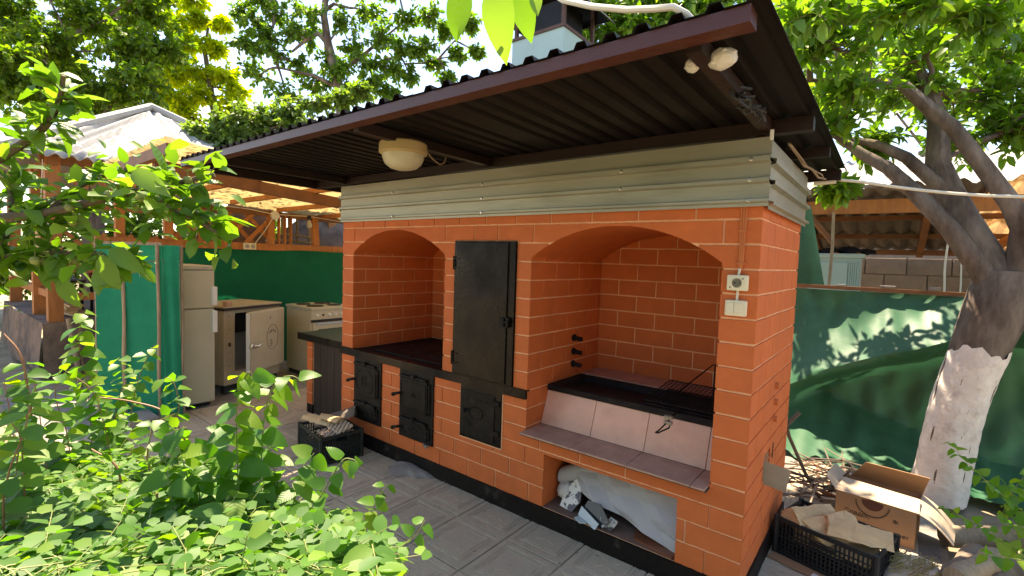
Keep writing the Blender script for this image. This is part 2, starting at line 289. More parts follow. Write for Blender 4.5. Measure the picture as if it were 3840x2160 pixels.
def boolean_cut(o, cutters):
    for c in cutters:
        md = o.modifiers.new('cut', 'BOOLEAN'); md.operation = 'DIFFERENCE'; md.object = c; md.solver = 'EXACT'
    me = bpy.data.meshes.new_from_object(o.evaluated_get(bpy.context.evaluated_depsgraph_get()))
    o.modifiers.clear(); o.data = me
    for c in cutters: bpy.data.objects.remove(c)
# ================================================================ ground and paving
def gz(x, y): return -0.02-0.03*math.sin(x*1.3+y)*math.cos(y*0.9)
b = MB(); b.grid(60, 60, lambda u, v: ((u-0.5)*90-2, (v-0.5)*90, gz((u-.5)*90-2, (v-.5)*90)-0.03))
o = b.build('ground', 'soil', org=(0, 0, 0)); o['kind'] = 'structure'
b = MB(); b.box(-6.2, -1.66, -0.2, 0.75, 2.4, -0.012)
o = b.build('floor_bed', 'earth', org=(0, 0, -0.2)); o['kind'] = 'structure'
TS = 0.345
def tile_mesh():
    h = TS/2-0.003; b = MB(); t = 0.0
    rings = [(h, -0.03), (h, -0.004), (h-0.004, 0.0), (h-0.030, 0.0), (h-0.033, -0.0045), (h-0.052, -0.0045), (h-0.055, 0.0), (h-0.062, 0.0), (h-0.064, -0.003), (h-0.068, -0.003), (h-0.07, 0.0)]
    v = []; f = []
    for r, z in rings: v += [(-r, -r, z), (r, -r, z), (r, r, z), (-r, r, z)]
    for i in range(len(rings)-1):
        for j in range(4): f.append((i*4+j, i*4+(j+1) % 4, (i+1)*4+(j+1) % 4, (i+1)*4+j))
    f.append(tuple(len(v)-4+j for j in range(4))); b.add(v, f)
    for k in range(4):                                    # little bars pressed into the border, petals in the middle
        c, s_ = math.cos(k*math.pi/2), math.sin(k*math.pi/2)
        if k % 2 == 0:
            for j in (-3, -2, 2, 3):
                xx, yy = h-0.0425, j*0.026; p = [(xx-.007, yy-.010), (xx+.007, yy-.010), (xx+.007, yy+.010), (xx-.007, yy+.010)]
                b.add([(c*x-s_*y, s_*x+c*y, -0.0015) for x, y in p], [(0, 1, 2, 3)])
        a0 = k*math.pi/2+math.pi/4; p = []
        for q in range(10):
            a = 2*math.pi*q/10; rx, ry = 0.043+0.026*math.cos(a), 0.013*math.sin(a); p.append((math.cos(a0)*rx-math.sin(a0)*ry, math.sin(a0)*rx+math.cos(a0)*ry))
        b.add([(x, y, 0.0022) for x, y in p]+[(x*1.06, y*1.06, -0.0005) for x, y in p], [tuple(range(10))]+[(i, (i+1) % 10, 10+(i+1) % 10, 10+i) for i in range(10)])
    return b
pav = MB(); pav.box(-6.1, -1.64, -0.05, 0.72, 2.3, -0.0095)
paving = pav.build('paving', 'cement', org=(0, 0, -0.05)); paving['kind'] = 'structure'
tm = tile_mesh(); tm0 = None; nt_ = 0
for i in range(-13, 9):
    for j in range(-4, 7):
        cx, cy = -2.13+TS*(i+0.5), -0.245+TS*(j+0.5)
        if -3.05 < cx < 0.02 and cy > 0.05: continue
        if cx < -4.6 or cx > 0.62: continue
        P = pix((cx, cy, 0))
        if P[2] < 0.3 or not (-150 < P[0] < 2700 and P[1] < 1640): continue
        if tm0 is None:
            to = tm.build('tile', 'paver', org=(0, 0, 0)); tm0 = to.data
        else:
            to = bpy.data.objects.new('tile', tm0); col.objects.link(to)
        to.parent = paving; to.location = Vector((cx, cy, random.uniform(-0.002, 0.0015)))-ORG['paving']
        to.rotation_euler = (random.uniform(-.004, .004), random.uniform(-.004, .004), random.choice((0, math.pi))+random.uniform(-.004, .004)); nt_ += 1
# ================================================================ the brick barbecue stove
ST = thing('barbecue_stove', (-1.5, 0.5, 0), 'long orange painted brick stove with two arched niches under a metal canopy', 'stove')
XL = -3.01; C0 = 0.105; H0 = 0.10; TOPZ = 1.735
N1 = (-2.865, -1.852); N2 = (-1.16, -0.148); SPR = 1.49; RISE = 0.168; DEP = 0.83
def arch(n, x, grow=0.0):
    c = (n[0]+n[1])/2; a = (n[1]-n[0])/2; r = (a*a+RISE*RISE)/(2*RISE); d = min(abs(x-c), a)
    return SPR+RISE-r+math.sqrt(r*r-d*d)
def arch_poly(n, z0, g=0.006):
    xs = [n[0]-g]+[n[0]+(n[1]-n[0])*i/28 for i in range(29)]+[n[1]+g]
    return [(n[0]-g, z0), (n[1]+g, z0)]+[(x, arch(n, min(max(x, n[0]), n[1]))) for x in reversed(xs)]
def cutter(poly, y0, y1):
    b = MB(); b.prism(poly, lambda p: (p[0], y0, p[1]), lambda p: (p[0], y1, p[1])); return b.build('cutter', 'joint', ST)
core = MB(); core.box(XL+0.006, 0.006, H0-0.002, -0.006, 0.994, TOPZ); core = core.build('masonry_core', ['joint', 'brick', 'niche_floor'], ST)
WO = (-1.031, -0.283, 0.10, 0.40)
cb = MB(); cb.box(WO[0], -0.1, WO[2], WO[1], 0.8, WO[3]); cb = cb.build('cutter', 'joint', ST)
cs = MB(); cs.box(-0.12, 0.35, 0.452, 0.1, 0.50, 0.575); cs = cs.build('cutter', 'joint', ST)
boolean_cut(core, [cutter(arch_poly(N1, 0.70), -0.1, DEP+0.006), cutter(arch_poly(N2, 0.49), -0.1, DEP+0.006), cb, cs])
for p in core.data.polygons:
    c = p.center+ORG['barbecue_stove']; n = p.normal
    p.material_index = 0
    if c.z > 1.45 and n.z < -0.15: p.material_index = 1
    if -1.04 < c.x < -0.27 and 0.02 < c.y < 0.82 and c.z < 0.42: p.material_index = 2 if n.z > 0.5 else 1
    if n.y > 0.9 and c.y > 0.9 or n.x < -0.9 and c.x < -2.9: p.material_index = 1
b = MB(); b.box(XL-0.008, -0.010, -0.02, WO[0], 1.006, H0); b.box(WO[0], -0.010, -0.02, WO[1], 1.006, H0-0.004); b.box(WO[1], -0.010, -0.02, 0.010, 1.006, H0)
b.build('plinth', 'plinth', ST)
BRC = [0]
def brick_obj(F, polys, depth=0.008, joined=None):
    for poly in polys:
        if len(poly) < 3: continue
        b = joined if joined is not None else MB()
        n = len(poly); inn = poly
        cx = sum(p[0] for p in poly)/n; cz = sum(p[1] for p in poly)/n
        fr = []
        for i, (x, z) in enumerate(poly):                 # small arris
            dx, dz = cx-x, cz-z; l = math.hypot(dx, dz) or 1; fr.append((x+dx/l*0.0014, z+dz/l*0.0014))
        v = [F(x, z, 0.0) for x, z in fr]+[F(x, z, 0.0018) for x, z in poly]+[F(x, z, depth) for x, z in poly]
        f = [tuple(range(n))]+[(i, (i+1) % n, n+(i+1) % n, n+i) for i in range(n)]+[(n+i, n+(i+1) % n, 2*n+(i+1) % n, 2*n+i) for i in range(n)]
        b.add(v, f)
        if joined is None: b.build('brick', 'brick', ST); BRC[0] += 1
def mono(x0, x1, lo, hi, brk, jit=True):                   # free region between lo(x) and hi(x) as polygons
    xs = {x0, x1}
    for x in brk:
        for e in (-1e-4, 1e-4):
            if x0 < x+e < x1: xs.add(x+e)
    k = max(1, int((x1-x0)/0.05)); xs |= {x0+(x1-x0)*i/k for i in range(k+1)}
    xs = sorted(xs); runs = []; cur = []
    for x in xs:
        l, h = lo(x), hi(x)
        if h-l > 0.006: cur.append((x, l, h))
        elif cur: runs.append(cur); cur = []
    if cur: runs.append(cur)
    out = []
    for r in runs:
        if r[-1][0]-r[0][0] < 0.012: continue
        J = lambda: random.uniform(-.0013, .0013) if jit else 0
        bot = [(x, l+J()) for x, l, h in r]; top = [(x, h+J()) for x, l, h in reversed(r)]
        out.append(bot+top)
    return out
G = 0.0045
FR = lambda s, t, d: (s, d, t)
SD = lambda s, t, d: (-d, s, t)
OBS = [(-2.822, -2.486, 0.203, 0.70), (-2.268, -1.922, 0.203, 0.70), (-1.677, -1.330, 0.347, 0.70), (-1.754, -1.260, 0.70, 1.583), (-3.2, -1.160, 0.682, 0.736),
       (WO[0], WO[1], 0.0, WO[3]), (N2[0], N2[1], 0.497, 1.49)]
ODD = [-2.739, -2.477, -2.216, -1.958, -1.724, -1.507, -1.277, -1.041, -0.791, -0.541, -0.27]
ROWJ = {15: ODD, 14: [-2.852, -1.852, -1.598, -1.409, -1.152, -0.149], 0: [-2.87, -2.63, -2.383, -2.108, -1.854, -1.605, -1.379, -1.13, -0.15], 1: [-1.98, -1.726, -1.494, -1.273, -0.245],
        2: [-2.863, -2.371, -1.849, -1.393, -1.159, -0.14], 3: [-1.063, -0.806, -0.547], 4: [-2.865, -2.371, -1.844], 5: []}
def free_span(x, z0, z1):
    spans = [(z0, z1)]
    ob = [(c, d) for a, bb, c, d in OBS if a < x < bb]
    for n in (N1, N2):
        if n[0] < x < n[1]: ob.append((0.5 if n is N2 else 0.70, arch(n, x)))
    for c, d in ob:
        ns = []
        for s0, s1 in spans:
            if d <= s0 or c >= s1: ns.append((s0, s1)); continue
            if c > s0: ns.append((s0, c))
            if d < s1: ns.append((d, s1))
        spans = ns
    return max(spans, key=lambda s: s[1]-s[0]) if spans else (z0, z0)
BRK = [x for o_ in OBS for x in o_[:2]]+list(N1)+list(N2)+[n[0]+(n[1]-n[0])*i/30 for n in (N1, N2) for i in range(31)]
for k in range(16):
    z0 = H0+C0*k; z1 = min(z0+C0, TOPZ-0.002)
    js = [XL]+ROWJ.get(k, [])+[0.0]
    for a, c in zip(js, js[1:]):
        ga = 0 if a == XL or min(abs(a-e) for e in (N1+N2)) < 0.02 and k < 14 else G
        gc = 0 if c == 0 else G
        polys = mono(a+ga, c-gc, lambda x: free_span(x, z0+(G if k else 0), z1-G)[0], lambda x: free_span(x, z0+(G if k else 0), z1-G)[1], BRK)
        brick_obj(FR, polys)
    js = [0.008]+([0.28, 0.545, 0.82] if k % 2 == 0 else [0.149, 0.389, 0.662, 0.932])+[1.0]
    for a, c in zip(js, js[1:]):
        def sp(x):
            l, h = z0+(G if k else 0), z1-G
            if 0.35 < x < 0.50:
                if 0.452 <= l and h <= 0.575: return (l, l)
                if l < 0.575 < h: l = max(l, 0.575) if h-0.575 > 0.452-l else l
                if l < 0.452 < h and h < 0.60: h = 0.452
            return (l, h)
        polys = mono(a+(0 if a == 0.008 else G), c-(0 if c == 1.0 else G), lambda x: sp(x)[0], lambda x: sp(x)[1], [0.35, 0.50])
        brick_obj(SD, polys)
hid = MB()
for n, zb, E_, O_ in ((N1, 0.735, [0.243, 0.493, 0.749], [0.114, 0.371, 0.618]), (N2, 0.50, [0.264, 0.528, 0.778], [0.133, 0.404, 0.661])):
    FL = lambda s, t, d, n=n: (n[0]-d, s, t)
    FRt = lambda s, t, d, n=n: (n[1]+d, s, t)
    FB = lambda s, t, d, n=n: (s, DEP+d, t)
    for k in range(3, 15):
        z0 = H0+C0*k; z1 = z0+C0; lo = max(z0, zb); hi = min(z1, SPR)
        if hi-lo > 0.012:
            js = [0.008]+(E_ if k % 2 == 0 else O_)+[DEP]
            for a, c in zip(js, js[1:]):
                g1 = (0 if a == 0.008 else G); g2 = (0 if c == DEP else G)
                brick_obj(FL, mono(a+g1, c-g2, lambda x: lo+G*(z0 >= zb), lambda x: hi-G*(z1 <= SPR), []))
                brick_obj(FRt, mono(a+g1, c-g2, lambda x: lo+G*(z0 >= zb), lambda x: hi-G*(z1 <= SPR), []), joined=hid)
        lo = max(z0, zb if n is N1 else 0.735)
        if z1 > lo+0.01:
            off = [0.264, 0.519, 0.775] if k % 2 == 0 else [0.134, 0.394, 0.649, 0.905]
            js = [n[0]]+[n[0]+q for q in off]+[n[1]]
            for a, c in zip(js, js[1:]):
                ps = mono(a+(0 if a == n[0] else G), c-(0 if c == n[1] else G), lambda x: lo+G, lambda x: min(z1-G, arch(n, x)-0.001), [])
                brick_obj(FB, ps, joined=hid if (n is N1 and c < -2.0) else None)
hid.build('hidden_bricks', 'brick', ST, kind='stuff')
# hotplate, edge bar and stove doors
b = MB(); b.box(N1[0]-0.003, 0.02, 0.70, N1[1]+0.003, DEP-0.003, 0.733)
hp = b.build('hotplate', 'soot', ST)
b = MB(); b.bbox(N1[0]+0.16, 0.10, 0.733, N1[1]-0.12, 0.60, 0.742, 0.003); b.build('cooking_plate', 'iron', hp)
for cx in (-2.45, -2.12):
    for i, (r0, r1) in enumerate(((0.145, 0.112), (0.110, 0.078), (0.076, 0.004))):
        b = MB(); b.lathe([(r0, 0.742), (r0, 0.7465), (r1, 0.7465), (r1, 0.742)], 28, (cx, 0.34, 0)); b.build('ring', 'iron', hp)
b = MB(); b.box(XL-0.015, -0.014, 0.683, -1.163, 0.03, 0.736); b.build('edge_bar', 'black', ST)
def stove_door(x0, x1, z0, z1, split, emblem):
    d = MB(); d.bbox(x0, -0.012, z0, x1, 0.012, z1, 0.004); fr = d.build('door_frame', 'iron', ST)
    w = x1-x0
    for (a, c, em) in ((split+0.03, z1-0.055, emblem), (z0+0.025, split-0.045, 'diamond')):
        lf = MB(); lf.bbox(x0+0.025, -0.026, a, x1-0.045, -0.006, c, 0.005); lf = lf.build('door_leaf', 'iron', fr)
        r = MB(); cx = (x0+x1)/2-0.01; cz = (a+c)/2; hw = w*0.30; hh = (c-a)*0.36
        def line(pts, wd=0.005):
            for p, q in zip(pts, pts[1:]): r.bar((p[0], -0.027, p[1]), (q[0], -0.027, q[1]), wd, wd)
        oc = [(cx-hw, cz-hh*.5), (cx-hw, cz+hh*.5), (cx-hw*.6, cz+hh), (cx+hw*.6, cz+hh), (cx+hw, cz+hh*.5), (cx+hw, cz-hh*.5), (cx+hw*.6, cz-hh), (cx-hw*.6, cz-hh), (cx-hw, cz-hh*.5)]
        if em == 'B':
            line(oc); q = 0.026
            line([(cx-q, cz+q*1.2), (cx+q*.8, cz+q*1.2), (cx+q*.8, cz+q*.8)], .004); line([(cx-q, cz+q*1.2), (cx-q, cz-q*1.3)], .004)
            line([(cx-q, cz+.004), (cx+q*.7, cz+.004), (cx+q, cz-.012), (cx+q*.7, cz-q*1.3), (cx-q, cz-q*1.3)], .004)
        elif em == 'diamond':
            line(oc); line([(cx-hw*.5, cz), (cx, cz+hh*.6), (cx+hw*.5, cz), (cx, cz-hh*.6), (cx-hw*.5, cz)], .006); line([(cx-hw*.2, cz), (cx, cz+hh*.25), (cx+hw*.2, cz), (cx, cz-hh*.25), (cx-hw*.2, cz)], .004)
        else:
            line([(x0+.035, a+.02), (x0+.035, c-.02), (x1-.06, c-.02), (x1-.06, a+.02), (x0+.035, a+.02)], .005); line([(cx-.03, cz-.01), (cx, cz+.02), (cx+.03, cz-.01)], .004); line([(cx-.012, cz-.012), (cx, cz+.004), (cx+.012, cz-.012)], .004)
        r.build('relief', 'iron', lf)
        h = MB(); h.bbox(x0+0.02, -0.034, c+0.004, x1-0.05, -0.010, c+0.020, 0.004); h.bbox(cx-.012, -0.042, c+0.002, cx+.018, -0.010, c+0.032, .004); h.build('hood_strip', 'iron', fr)
        h = MB(); h.tube([(x1-0.030, -0.018, a+0.005), (x1-0.030, -0.018, c-0.005)], 0.008, 8); h.bar((x1-.03, -.014, a+.03), (x1-.06, -.02, a+.03), .012); h.bar((x1-.03, -.014, c-.03), (x1-.06, -.02, c-.03), .012); h.build('hinge', 'iron', fr)
        h = MB(); h.tube([(x0+0.04, -0.026, cz), (x0+0.03, -0.05, cz), (x0-0.012, -0.056, cz-0.012)], [0.009, 0.010, 0.012], 8); h.lathe([(0.001, -.014), (.016, -.006), (.016, .008), (.001, .016)], 10, (x0-0.012, -0.056, cz-0.016)); h.build('latch', 'iron', fr)
stove_door(-2.822, -2.486, 0.203, 0.683, 0.375, 'B')
stove_door(-2.268, -1.922, 0.203, 0.683, 0.375, 'lines')
b = MB(); b.bar((-1.985, -0.02, 0.212), (-1.945, -0.035, 0.205), 0.022); b.lathe([(0.001, -.012), (.014, -.008), (.014, .008), (.001, .012)], 10, (-1.955, -0.035, 0.208)); b.build('ash_knob', 'chrome', ST)
# clean-out door and its joint-coloured surround
b = MB(); b.box(-1.679, -0.003, 0.345, -1.672, 0.006, 0.684); b.box(-1.336, -0.003, 0.345, -1.329, 0.006, 0.684); b.box(-1.679, -0.003, 0.3405, -1.329, 0.006, 0.349); b.build('surround', 'joint', ST)
b = MB(); b.bbox(-1.671, -0.011, 0.351, -1.337, 0.012, 0.683, 0.003); cl = b.build('cleanout_door', 'black', ST)
b = MB(); b.bbox(-1.655, -0.018, 0.37, -1.385, -0.008, 0.655, 0.004); lf = b.build('door_leaf', 'iron', cl)
b = MB(); b.tube([(-1.53+.058*math.cos(a), -0.0185, 0.525+.036*math.sin(a)) for a in [i*math.pi/12 for i in range(25)]], 0.0035, 6)
for i in range(4): b.bar((-1.60+i*.05, -.0185, .61), (-1.585+i*.05, -.0185, .608), .005)
b.bar((-1.60, -.0185, .47), (-1.565, -.0185, .43), .004); b.build('oval_relief', 'iron', lf)
b = MB(); b.tube([(-1.615, -0.018, 0.53), (-1.625, -0.036, 0.532), (-1.60, -0.042, 0.527)], [.009, .010, .009], 8); b.build('latch', 'iron', cl)
b = MB()
for z in (0.42, 0.60): b.bbox(-1.385, -0.024, z, -1.345, -0.008, z+0.03, .003)
b.build('hinge', 'iron', cl)
# tall black door of the smoker
b = MB(); b.box(-1.750, -0.012, 0.738, -1.264, 0.012, 1.579); dk = b.build('smoker_door', 'black', ST)
b = MB(); b.bbox(-1.742, -0.020, 0.745, -1.312, -0.010, 1.572, 0.003); b.build('door_leaf', 'black', dk)
for z in (0.80, 1.40):
    b = MB(); b.tube([(-1.742, -0.022, z), (-1.742, -0.022, z+0.085)], 0.009, 8); b.bar((-1.738, -.021, z+.012), (-1.700, -.021, z+.012), .016, .004); b.bar((-1.738, -.021, z+.07), (-1.700, -.021, z+.07), .016, .004); b.build('hinge', 'black', dk)
b = MB(); b.bbox(-1.345, -0.040, 1.085, -1.315, -0.014, 1.135, .004); b.bbox(-1.308, -0.034, 1.08, -1.288, -0.010, 1.14, .004); b.bar((-1.36, -.032, 1.112), (-1.283, -.032, 1.112), .012, .012); b.build('latch', 'iron', dk)
# side hole with its steel plate, skewer pipes
b = MB(); b.X = frame((-0.10, 0.358, 0.447), (0.985, 0.05, -0.14), (-0.05, 0.99, 0.02), (0.14, 0.0, 0.99)); b.bbox(0, 0, 0, 0.20, 0.005, 0.112, 0.0015); b.build('draught_plate', 'zinc', ST)
b = MB(); b.bbox(-0.004, 0.56, 0.50, 0.003, 0.572, 0.58, .001); b.build('slot', 'darkvoid', ST)
for z in (0.986, 0.898, 0.817):
    b = MB(); b.tube([(N2[0]-0.01, 0.485, z), (N2[0]+0.065, 0.485, z-0.004)], 0.0145, 10); b.tube([(N2[0]+0.003, 0.485, z), (N2[0]+0.012, 0.485, z)], 0.022, 10); b.build('skewer_pipe', 'soot', ST)
for z in (0.885, 0.80, 0.715):
    b = MB(); b.tube([(-0.012, 0.53, z), (0.018, 0.53, z)], 0.016, 10); b.build('skewer_pipe', 'conduit', ST)
# niche 2: tiled ledge, sloping tile front, brazier trough, rear tiles
b = MB(); b.box(N2[0]-0.004, 0.235, 0.49, N2[1]+0.004, DEP+.004, 0.70); b.prism([(0.156, 0.49), (0.235, 0.49), (0.235, 0.70), (0.221, 0.70)], lambda p: (N2[0]-.004, p[0], p[1]), lambda p: (N2[1]+.004, p[0], p[1])); b.box(N2[0]-.004, .60, .70, N2[1]+.004, DEP+.004, .728); b.box(N2[0]-.002, -.05, .491, N2[1]+.002, .16, .500); b.build('firebed_masonry', 'grout', ST)
lx = [N2[0]+.001, -0.831, -0.521, -0.213, N2[1]-.001]
for i, (a, c) in enumerate(zip(lx, lx[1:])):
    b = MB(); b.bbox(a+.0015, -0.062, 0.499, c-.0015, 0.150, 0.509, 0.0022); b.build('tile', 'tile_dull', ST)
sx = [N2[0]+.001, -0.829, -0.519, -0.210, N2[1]-.001]
for i in range(4):
    a0, a1 = sx[i]+.0018, sx[i+1]-.0018
    b = MB(); v = [(a0, .150, .511), (a1, .150, .511), (a1, .214, .699), (a0, .214, .699)]
    b.add([*v, *[(x, y+.010, z-.003) for x, y, z in v]], [(0, 1, 2, 3), (7, 6, 5, 4), (0, 4, 5, 1), (1, 5, 6, 2), (2, 6, 7, 3), (3, 7, 4, 0)]); b.build('tile', 'tile_pink', ST)
tray = MB(); x0, x1, y0, y1 = N2[0]+.002, N2[1]-.002, 0.206, 0.595
rings = [((x0, y0, x1, y1), .701), ((x0, y0, x1, y1), .733), ((x0+.004, y0+.004, x1-.004, y1-.004), .736), ((x0+.05, y0+.055, x1-.05, y1-.03), .736), ((x0+.055, y0+.06, x1-.055, y1-.035), .732), ((x0+.065, y0+.075, x1-.065, y1-.05), .7015)]
v = []; f = []
for (a, c, d, e), z in rings: v += [(a, c, z), (d, c, z), (d, e, z), (a, e, z)]
for i in range(len(rings)-1): f += [(i*4+j, i*4+(j+1) % 4, i*4+4+(j+1) % 4, i*4+4+j) for j in range(4)]
f += [(20, 21, 22, 23), (3, 2, 1, 0)]; tray.add(v, f); tray.build('brazier_trough', 'soot', ST)
bx = [N2[0]+.001, -0.83, -0.52, -0.21, N2[1]-.001]
for a, c in zip(bx, bx[1:]):
    b = MB(); b.bbox(a+.001, 0.602, 0.728, c-.001, DEP-.001, 0.740, .002); b.build('tile', 'tile_dull', ST)
print('BRICKS', BRC[0])
# ================================================================ sheet-metal band and canopy roof
CA = thing('canopy_roof', (-1.6, 0.15, 1.73), 'dark ribbed sheet metal canopy on a maroon steel frame above the stove', 'roof')
prof = [(2.0, 0), (1.929, 0), (1.923, .022), (1.904, .022), (1.898, 0), (1.842, 0), (1.836, .022), (1.822, .022), (1.816, 0), (1.757, 0), (1.752, .020), (1.742, .020), (1.737, .002), (1.724, .002)]
for a, c, e in ((XL-0.012, -1.50, .0), (-1.503, 0.021, .0025)):
    b = MB(); n = len(prof); b.add([(x, -0.014-d-e, z) for x in (a, c) for z, d in prof], [(i, i+1, n+i+1, n+i) for i in range(n-1)]); o = b.build('band_sheet', 'zinc', CA, solid=.0012)
b = MB(); n = len(prof); b.add([(0.0185+d, y, z-0.012) for y in (-0.018, 1.0) for z, d in prof], [(i, i+1, n+i+1, n+i) for i in range(n-1)]); b.build('band_sheet', 'zinc', CA, solid=.0012)
b = MB(); n = len(prof); b.add([(XL-.014-d, y, z-0.012) for y in (-0.014, 1.0) for z, d in prof], [(i, i+1, n+i+1, n+i) for i in range(n-1)]); b.build('band_sheet', 'zinc', CA, solid=.0012)
for x in (-2.35, -1.512, -0.62, -0.05):
    for z in (1.913, 1.829, 1.747):
        if x == -0.62 and z < 1.8 or x == -2.35 and z == 1.829: continue
        b = MB(); b.X = frame((x, -0.037, z), (1, 0, 0), (0, 0, 1), (0, -1, 0)); b.lathe([(.0085, 0), (.0085, .002), (.005, .003), (.005, .007)], 8); b.build('screw', 'chrome', CA)
RX0, RX1, RY0, RY1 = -3.50, 0.178, -0.975, 1.30
def rz(y): return 2.083-0.010*(y-RY0)
for a, c in ((-3.50, -2.27), (-2.29, -1.03), (-1.05, RX1)):
    pts = []; x = a; P_ = 0.0915
    k0 = math.ceil((a-0.06)/P_); k = k0
    pts.append((a, 0))
    while 0.06+k0*P_ < a+.03: k0 += 1
    k = math.floor((a-0.06)/P_)+1
    while 0.06+k*P_+.02 < c:
        m_ = 0.06+k*P_
        if m_-.024 > a: pts += [(m_-.022, 0), (m_-.013, .018), (m_+.013, .018), (m_+.022, 0)]
        k += 1
    pts.append((c, 0)); n = len(pts); e = 0.002 if a == -2.29 else 0
    b = MB(); b.add([(x, y, rz(y)+h+e) for y in (RY0, RY1) for x, h in pts], [(i, i+1, n+i+1, n+i) for i in range(n-1)]); b.build('roof_sheet', 'roofsheet', CA, solid=.0015)
def beam(a, c, w, h, name='beam', m='maroon', parent=CA): q = MB(); q.bar(a, c, w, h); return q.build(name, m, parent)
beam((-3.47, -0.936, 2.061), (0.140, -0.936, 2.061), 0.062, 0.040, 'fascia_beam')
beam((-3.47, 0.03, 2.042), (0.155, 0.03, 2.042), 0.05, 0.055, 'purlin', 'maroon_shade')
beam((0.03, 0.62, 2.044), (0.155, 0.62, 2.044), 0.04, 0.045, 'purlin', 'maroon_shade'); beam((XL, 0.62, 2.044), (0.03, 0.62, 2.044), 0.04, 0.045, 'purlin', 'maroon_shade')
beam((-3.47, 1.24, 2.030), (0.155, 1.24, 2.030), 0.04, 0.06, 'purlin', 'maroon_shade')
for x in (-0.008, -1.50, -3.0): beam((x, -0.904, 2.048), (x, -0.0, 2.045), 0.040, 0.044, 'rafter', 'maroon_shade')
beam((-3.45, -0.904, 2.048), (-3.45, 1.215, 2.035), 0.04, 0.05, 'rafter', 'maroon_shade')
for x in (-0.03, -2.98):
    q = MB(); q.box(x-.02, 0.95, 1.72, x+.02, 0.99, 2.03); q.build('post', 'maroon', CA); q = MB(); q.box(x-.02, 0.02, 1.72, x+.02, 0.06, 2.02); q.build('post', 'maroon', CA)
b = MB(); b.bar((0.018, -0.02, 1.985), (0.018, -0.02, 2.025), .012, .012); b.build('corner_clip', 'white_plastic', CA)
# ================================================================ fixtures on the stove and canopy
la = thing('bulkhead_lamp', (-1.545, -0.60, 1.91), 'round yellowed ceiling lamp with ribbed glass dome under the canopy', 'lamp')
b = MB(); b.lathe([(.06, .135), (.108, .13), (.118, .12), (.120, .075), (.108, .066)], 36, (-1.545, -0.60, 1.915)); b.build('housing', 'lamp_base', la, smooth=True)
b = MB(); n = 72; pr = [(.104, .075), (.102, .05), (.090, .022), (.066, .002), (.03, -.008), (.002, -.010)]; v = []
for r, z in pr:
    for j in range(n): rr = r*(1+(0.012 if j % 2 else 0)*(1 if r > .05 else 0)); v.append((-1.545+rr*math.cos(2*math.pi*j/n), -.60+rr*math.sin(2*math.pi*j/n), 1.915+z))
b.add(v, [(i*n+j, i*n+(j+1) % n, i*n+n+(j+1) % n, i*n+n+j) for i in range(len(pr)-1) for j in range(n)]); b.build('glass_dome', 'glass', la, smooth=True)
b = MB(); b.tube([(-1.545, -.60, 2.08), (-1.545, -.60, 2.045)], .012, 8); b.build('stem', 'lamp_base', la)
b = MB(); b.tube([(-1.50, -.50, 2.03), (-1.50, -.44, 1.985), (-1.50, -.39, 1.967), (-1.50, -.355, 1.985), (-1.50, -.35, 2.012)], .0035, 6); tag(b.build('wire_loop', 'wirecolor', smooth=True), 'thin wire loop hanging from the rafter beside the round lamp', 'wire')
so_ = thing('wall_socket', (-0.077, -0.001, 1.376), 'cream round-faced power socket on the orange corner pier', 'socket')
b = MB(); b.bbox(-0.118, -0.030, 1.375, -0.036, 0.0, 1.441, .007); b.build('body', 'cream', so_, smooth=True)
b = MB(); b.X = frame((-0.077, -0.0305, 1.408), (1, 0, 0), (0, 0, 1), (0, -1, 0)); b.lathe([(.0225, -.004), (.0225, .003), (.0195, .003), (.0195, -.0005), (.0005, -.0005)], 24); b.build('face_ring', 'cream', so_)
for dx, dz, r in ((-.0075, 0, .0028), (.0105, 0, .0028), (.023, .018, .003), (-.027, -.019, .003)):
    b = MB(); b.X = frame((-0.077+dx, -0.0305, 1.408+dz), (1, 0, 0), (0, 0, 1), (0, -1, 0)); b.lathe([(r, -.002), (r, .0012), (.0003, .0012)], 8); b.build('hole', 'darkvoid', so_)
sw = thing('light_switch', (-0.078, -0.001, 1.268), 'cream double rocker light switch below the power socket', 'switch')
b = MB(); b.bbox(-0.121, -0.028, 1.268, -0.036, 0.0, 1.335, .007); b.build('body', 'cream', sw, smooth=True)
for x in (-0.1135, -0.0825):
    b = MB(); b.bbox(x, -0.0325, 1.279, x+0.0300, -0.026, 1.324, .002); b.build('rocker', 'cream', sw)
cd = thing('cable_conduit', (-0.072, -0.004, 1.33), 'orange painted cables running down from the metal band to the socket', 'cable')
for dx in (-.010, 0, .009):
    b = MB(); b.tube([(-0.071+dx, -0.004, 1.73), (-0.0715+dx*.9, -0.005, 1.63), (-0.071+dx*.6, -0.005, 1.49), (-0.072+dx*.3, -.006, 1.465), (-0.077, -.006, 1.44)], .0045, 6); b.build('strand', 'conduit', cd)
for z in (1.625, 1.488):
    b = MB(); b.bbox(-0.088, -0.0115, z-.004, -0.054, 0, z+.006, .002); b.build('clip', 'conduit', cd)
b = MB(); b.tube([(-0.077, -0.008, 1.378), (-0.078, -0.010, 1.332)], .0055, 6); b.build('cable_end', 'cable', cd); b = MB(); b.tube([(-0.0735, -0.010, 1.468), (-0.077, -0.012, 1.438)], .0055, 6); b.build('cable_end', 'cable', cd)
jb = thing('junction_box', (0.075, 1.26, 1.995), 'small white junction box under the rear corner of the canopy', 'junction box')
b = MB(); b.bbox(0.02, 1.24, 1.985, 0.13, 1.29, 2.03, .004); b.build('body', 'white_plastic', jb); b = MB(); b.bbox(0.024, 1.236, 1.989, 0.126, 1.242, 2.026, .002); b.build('cover', 'white_plastic', jb)
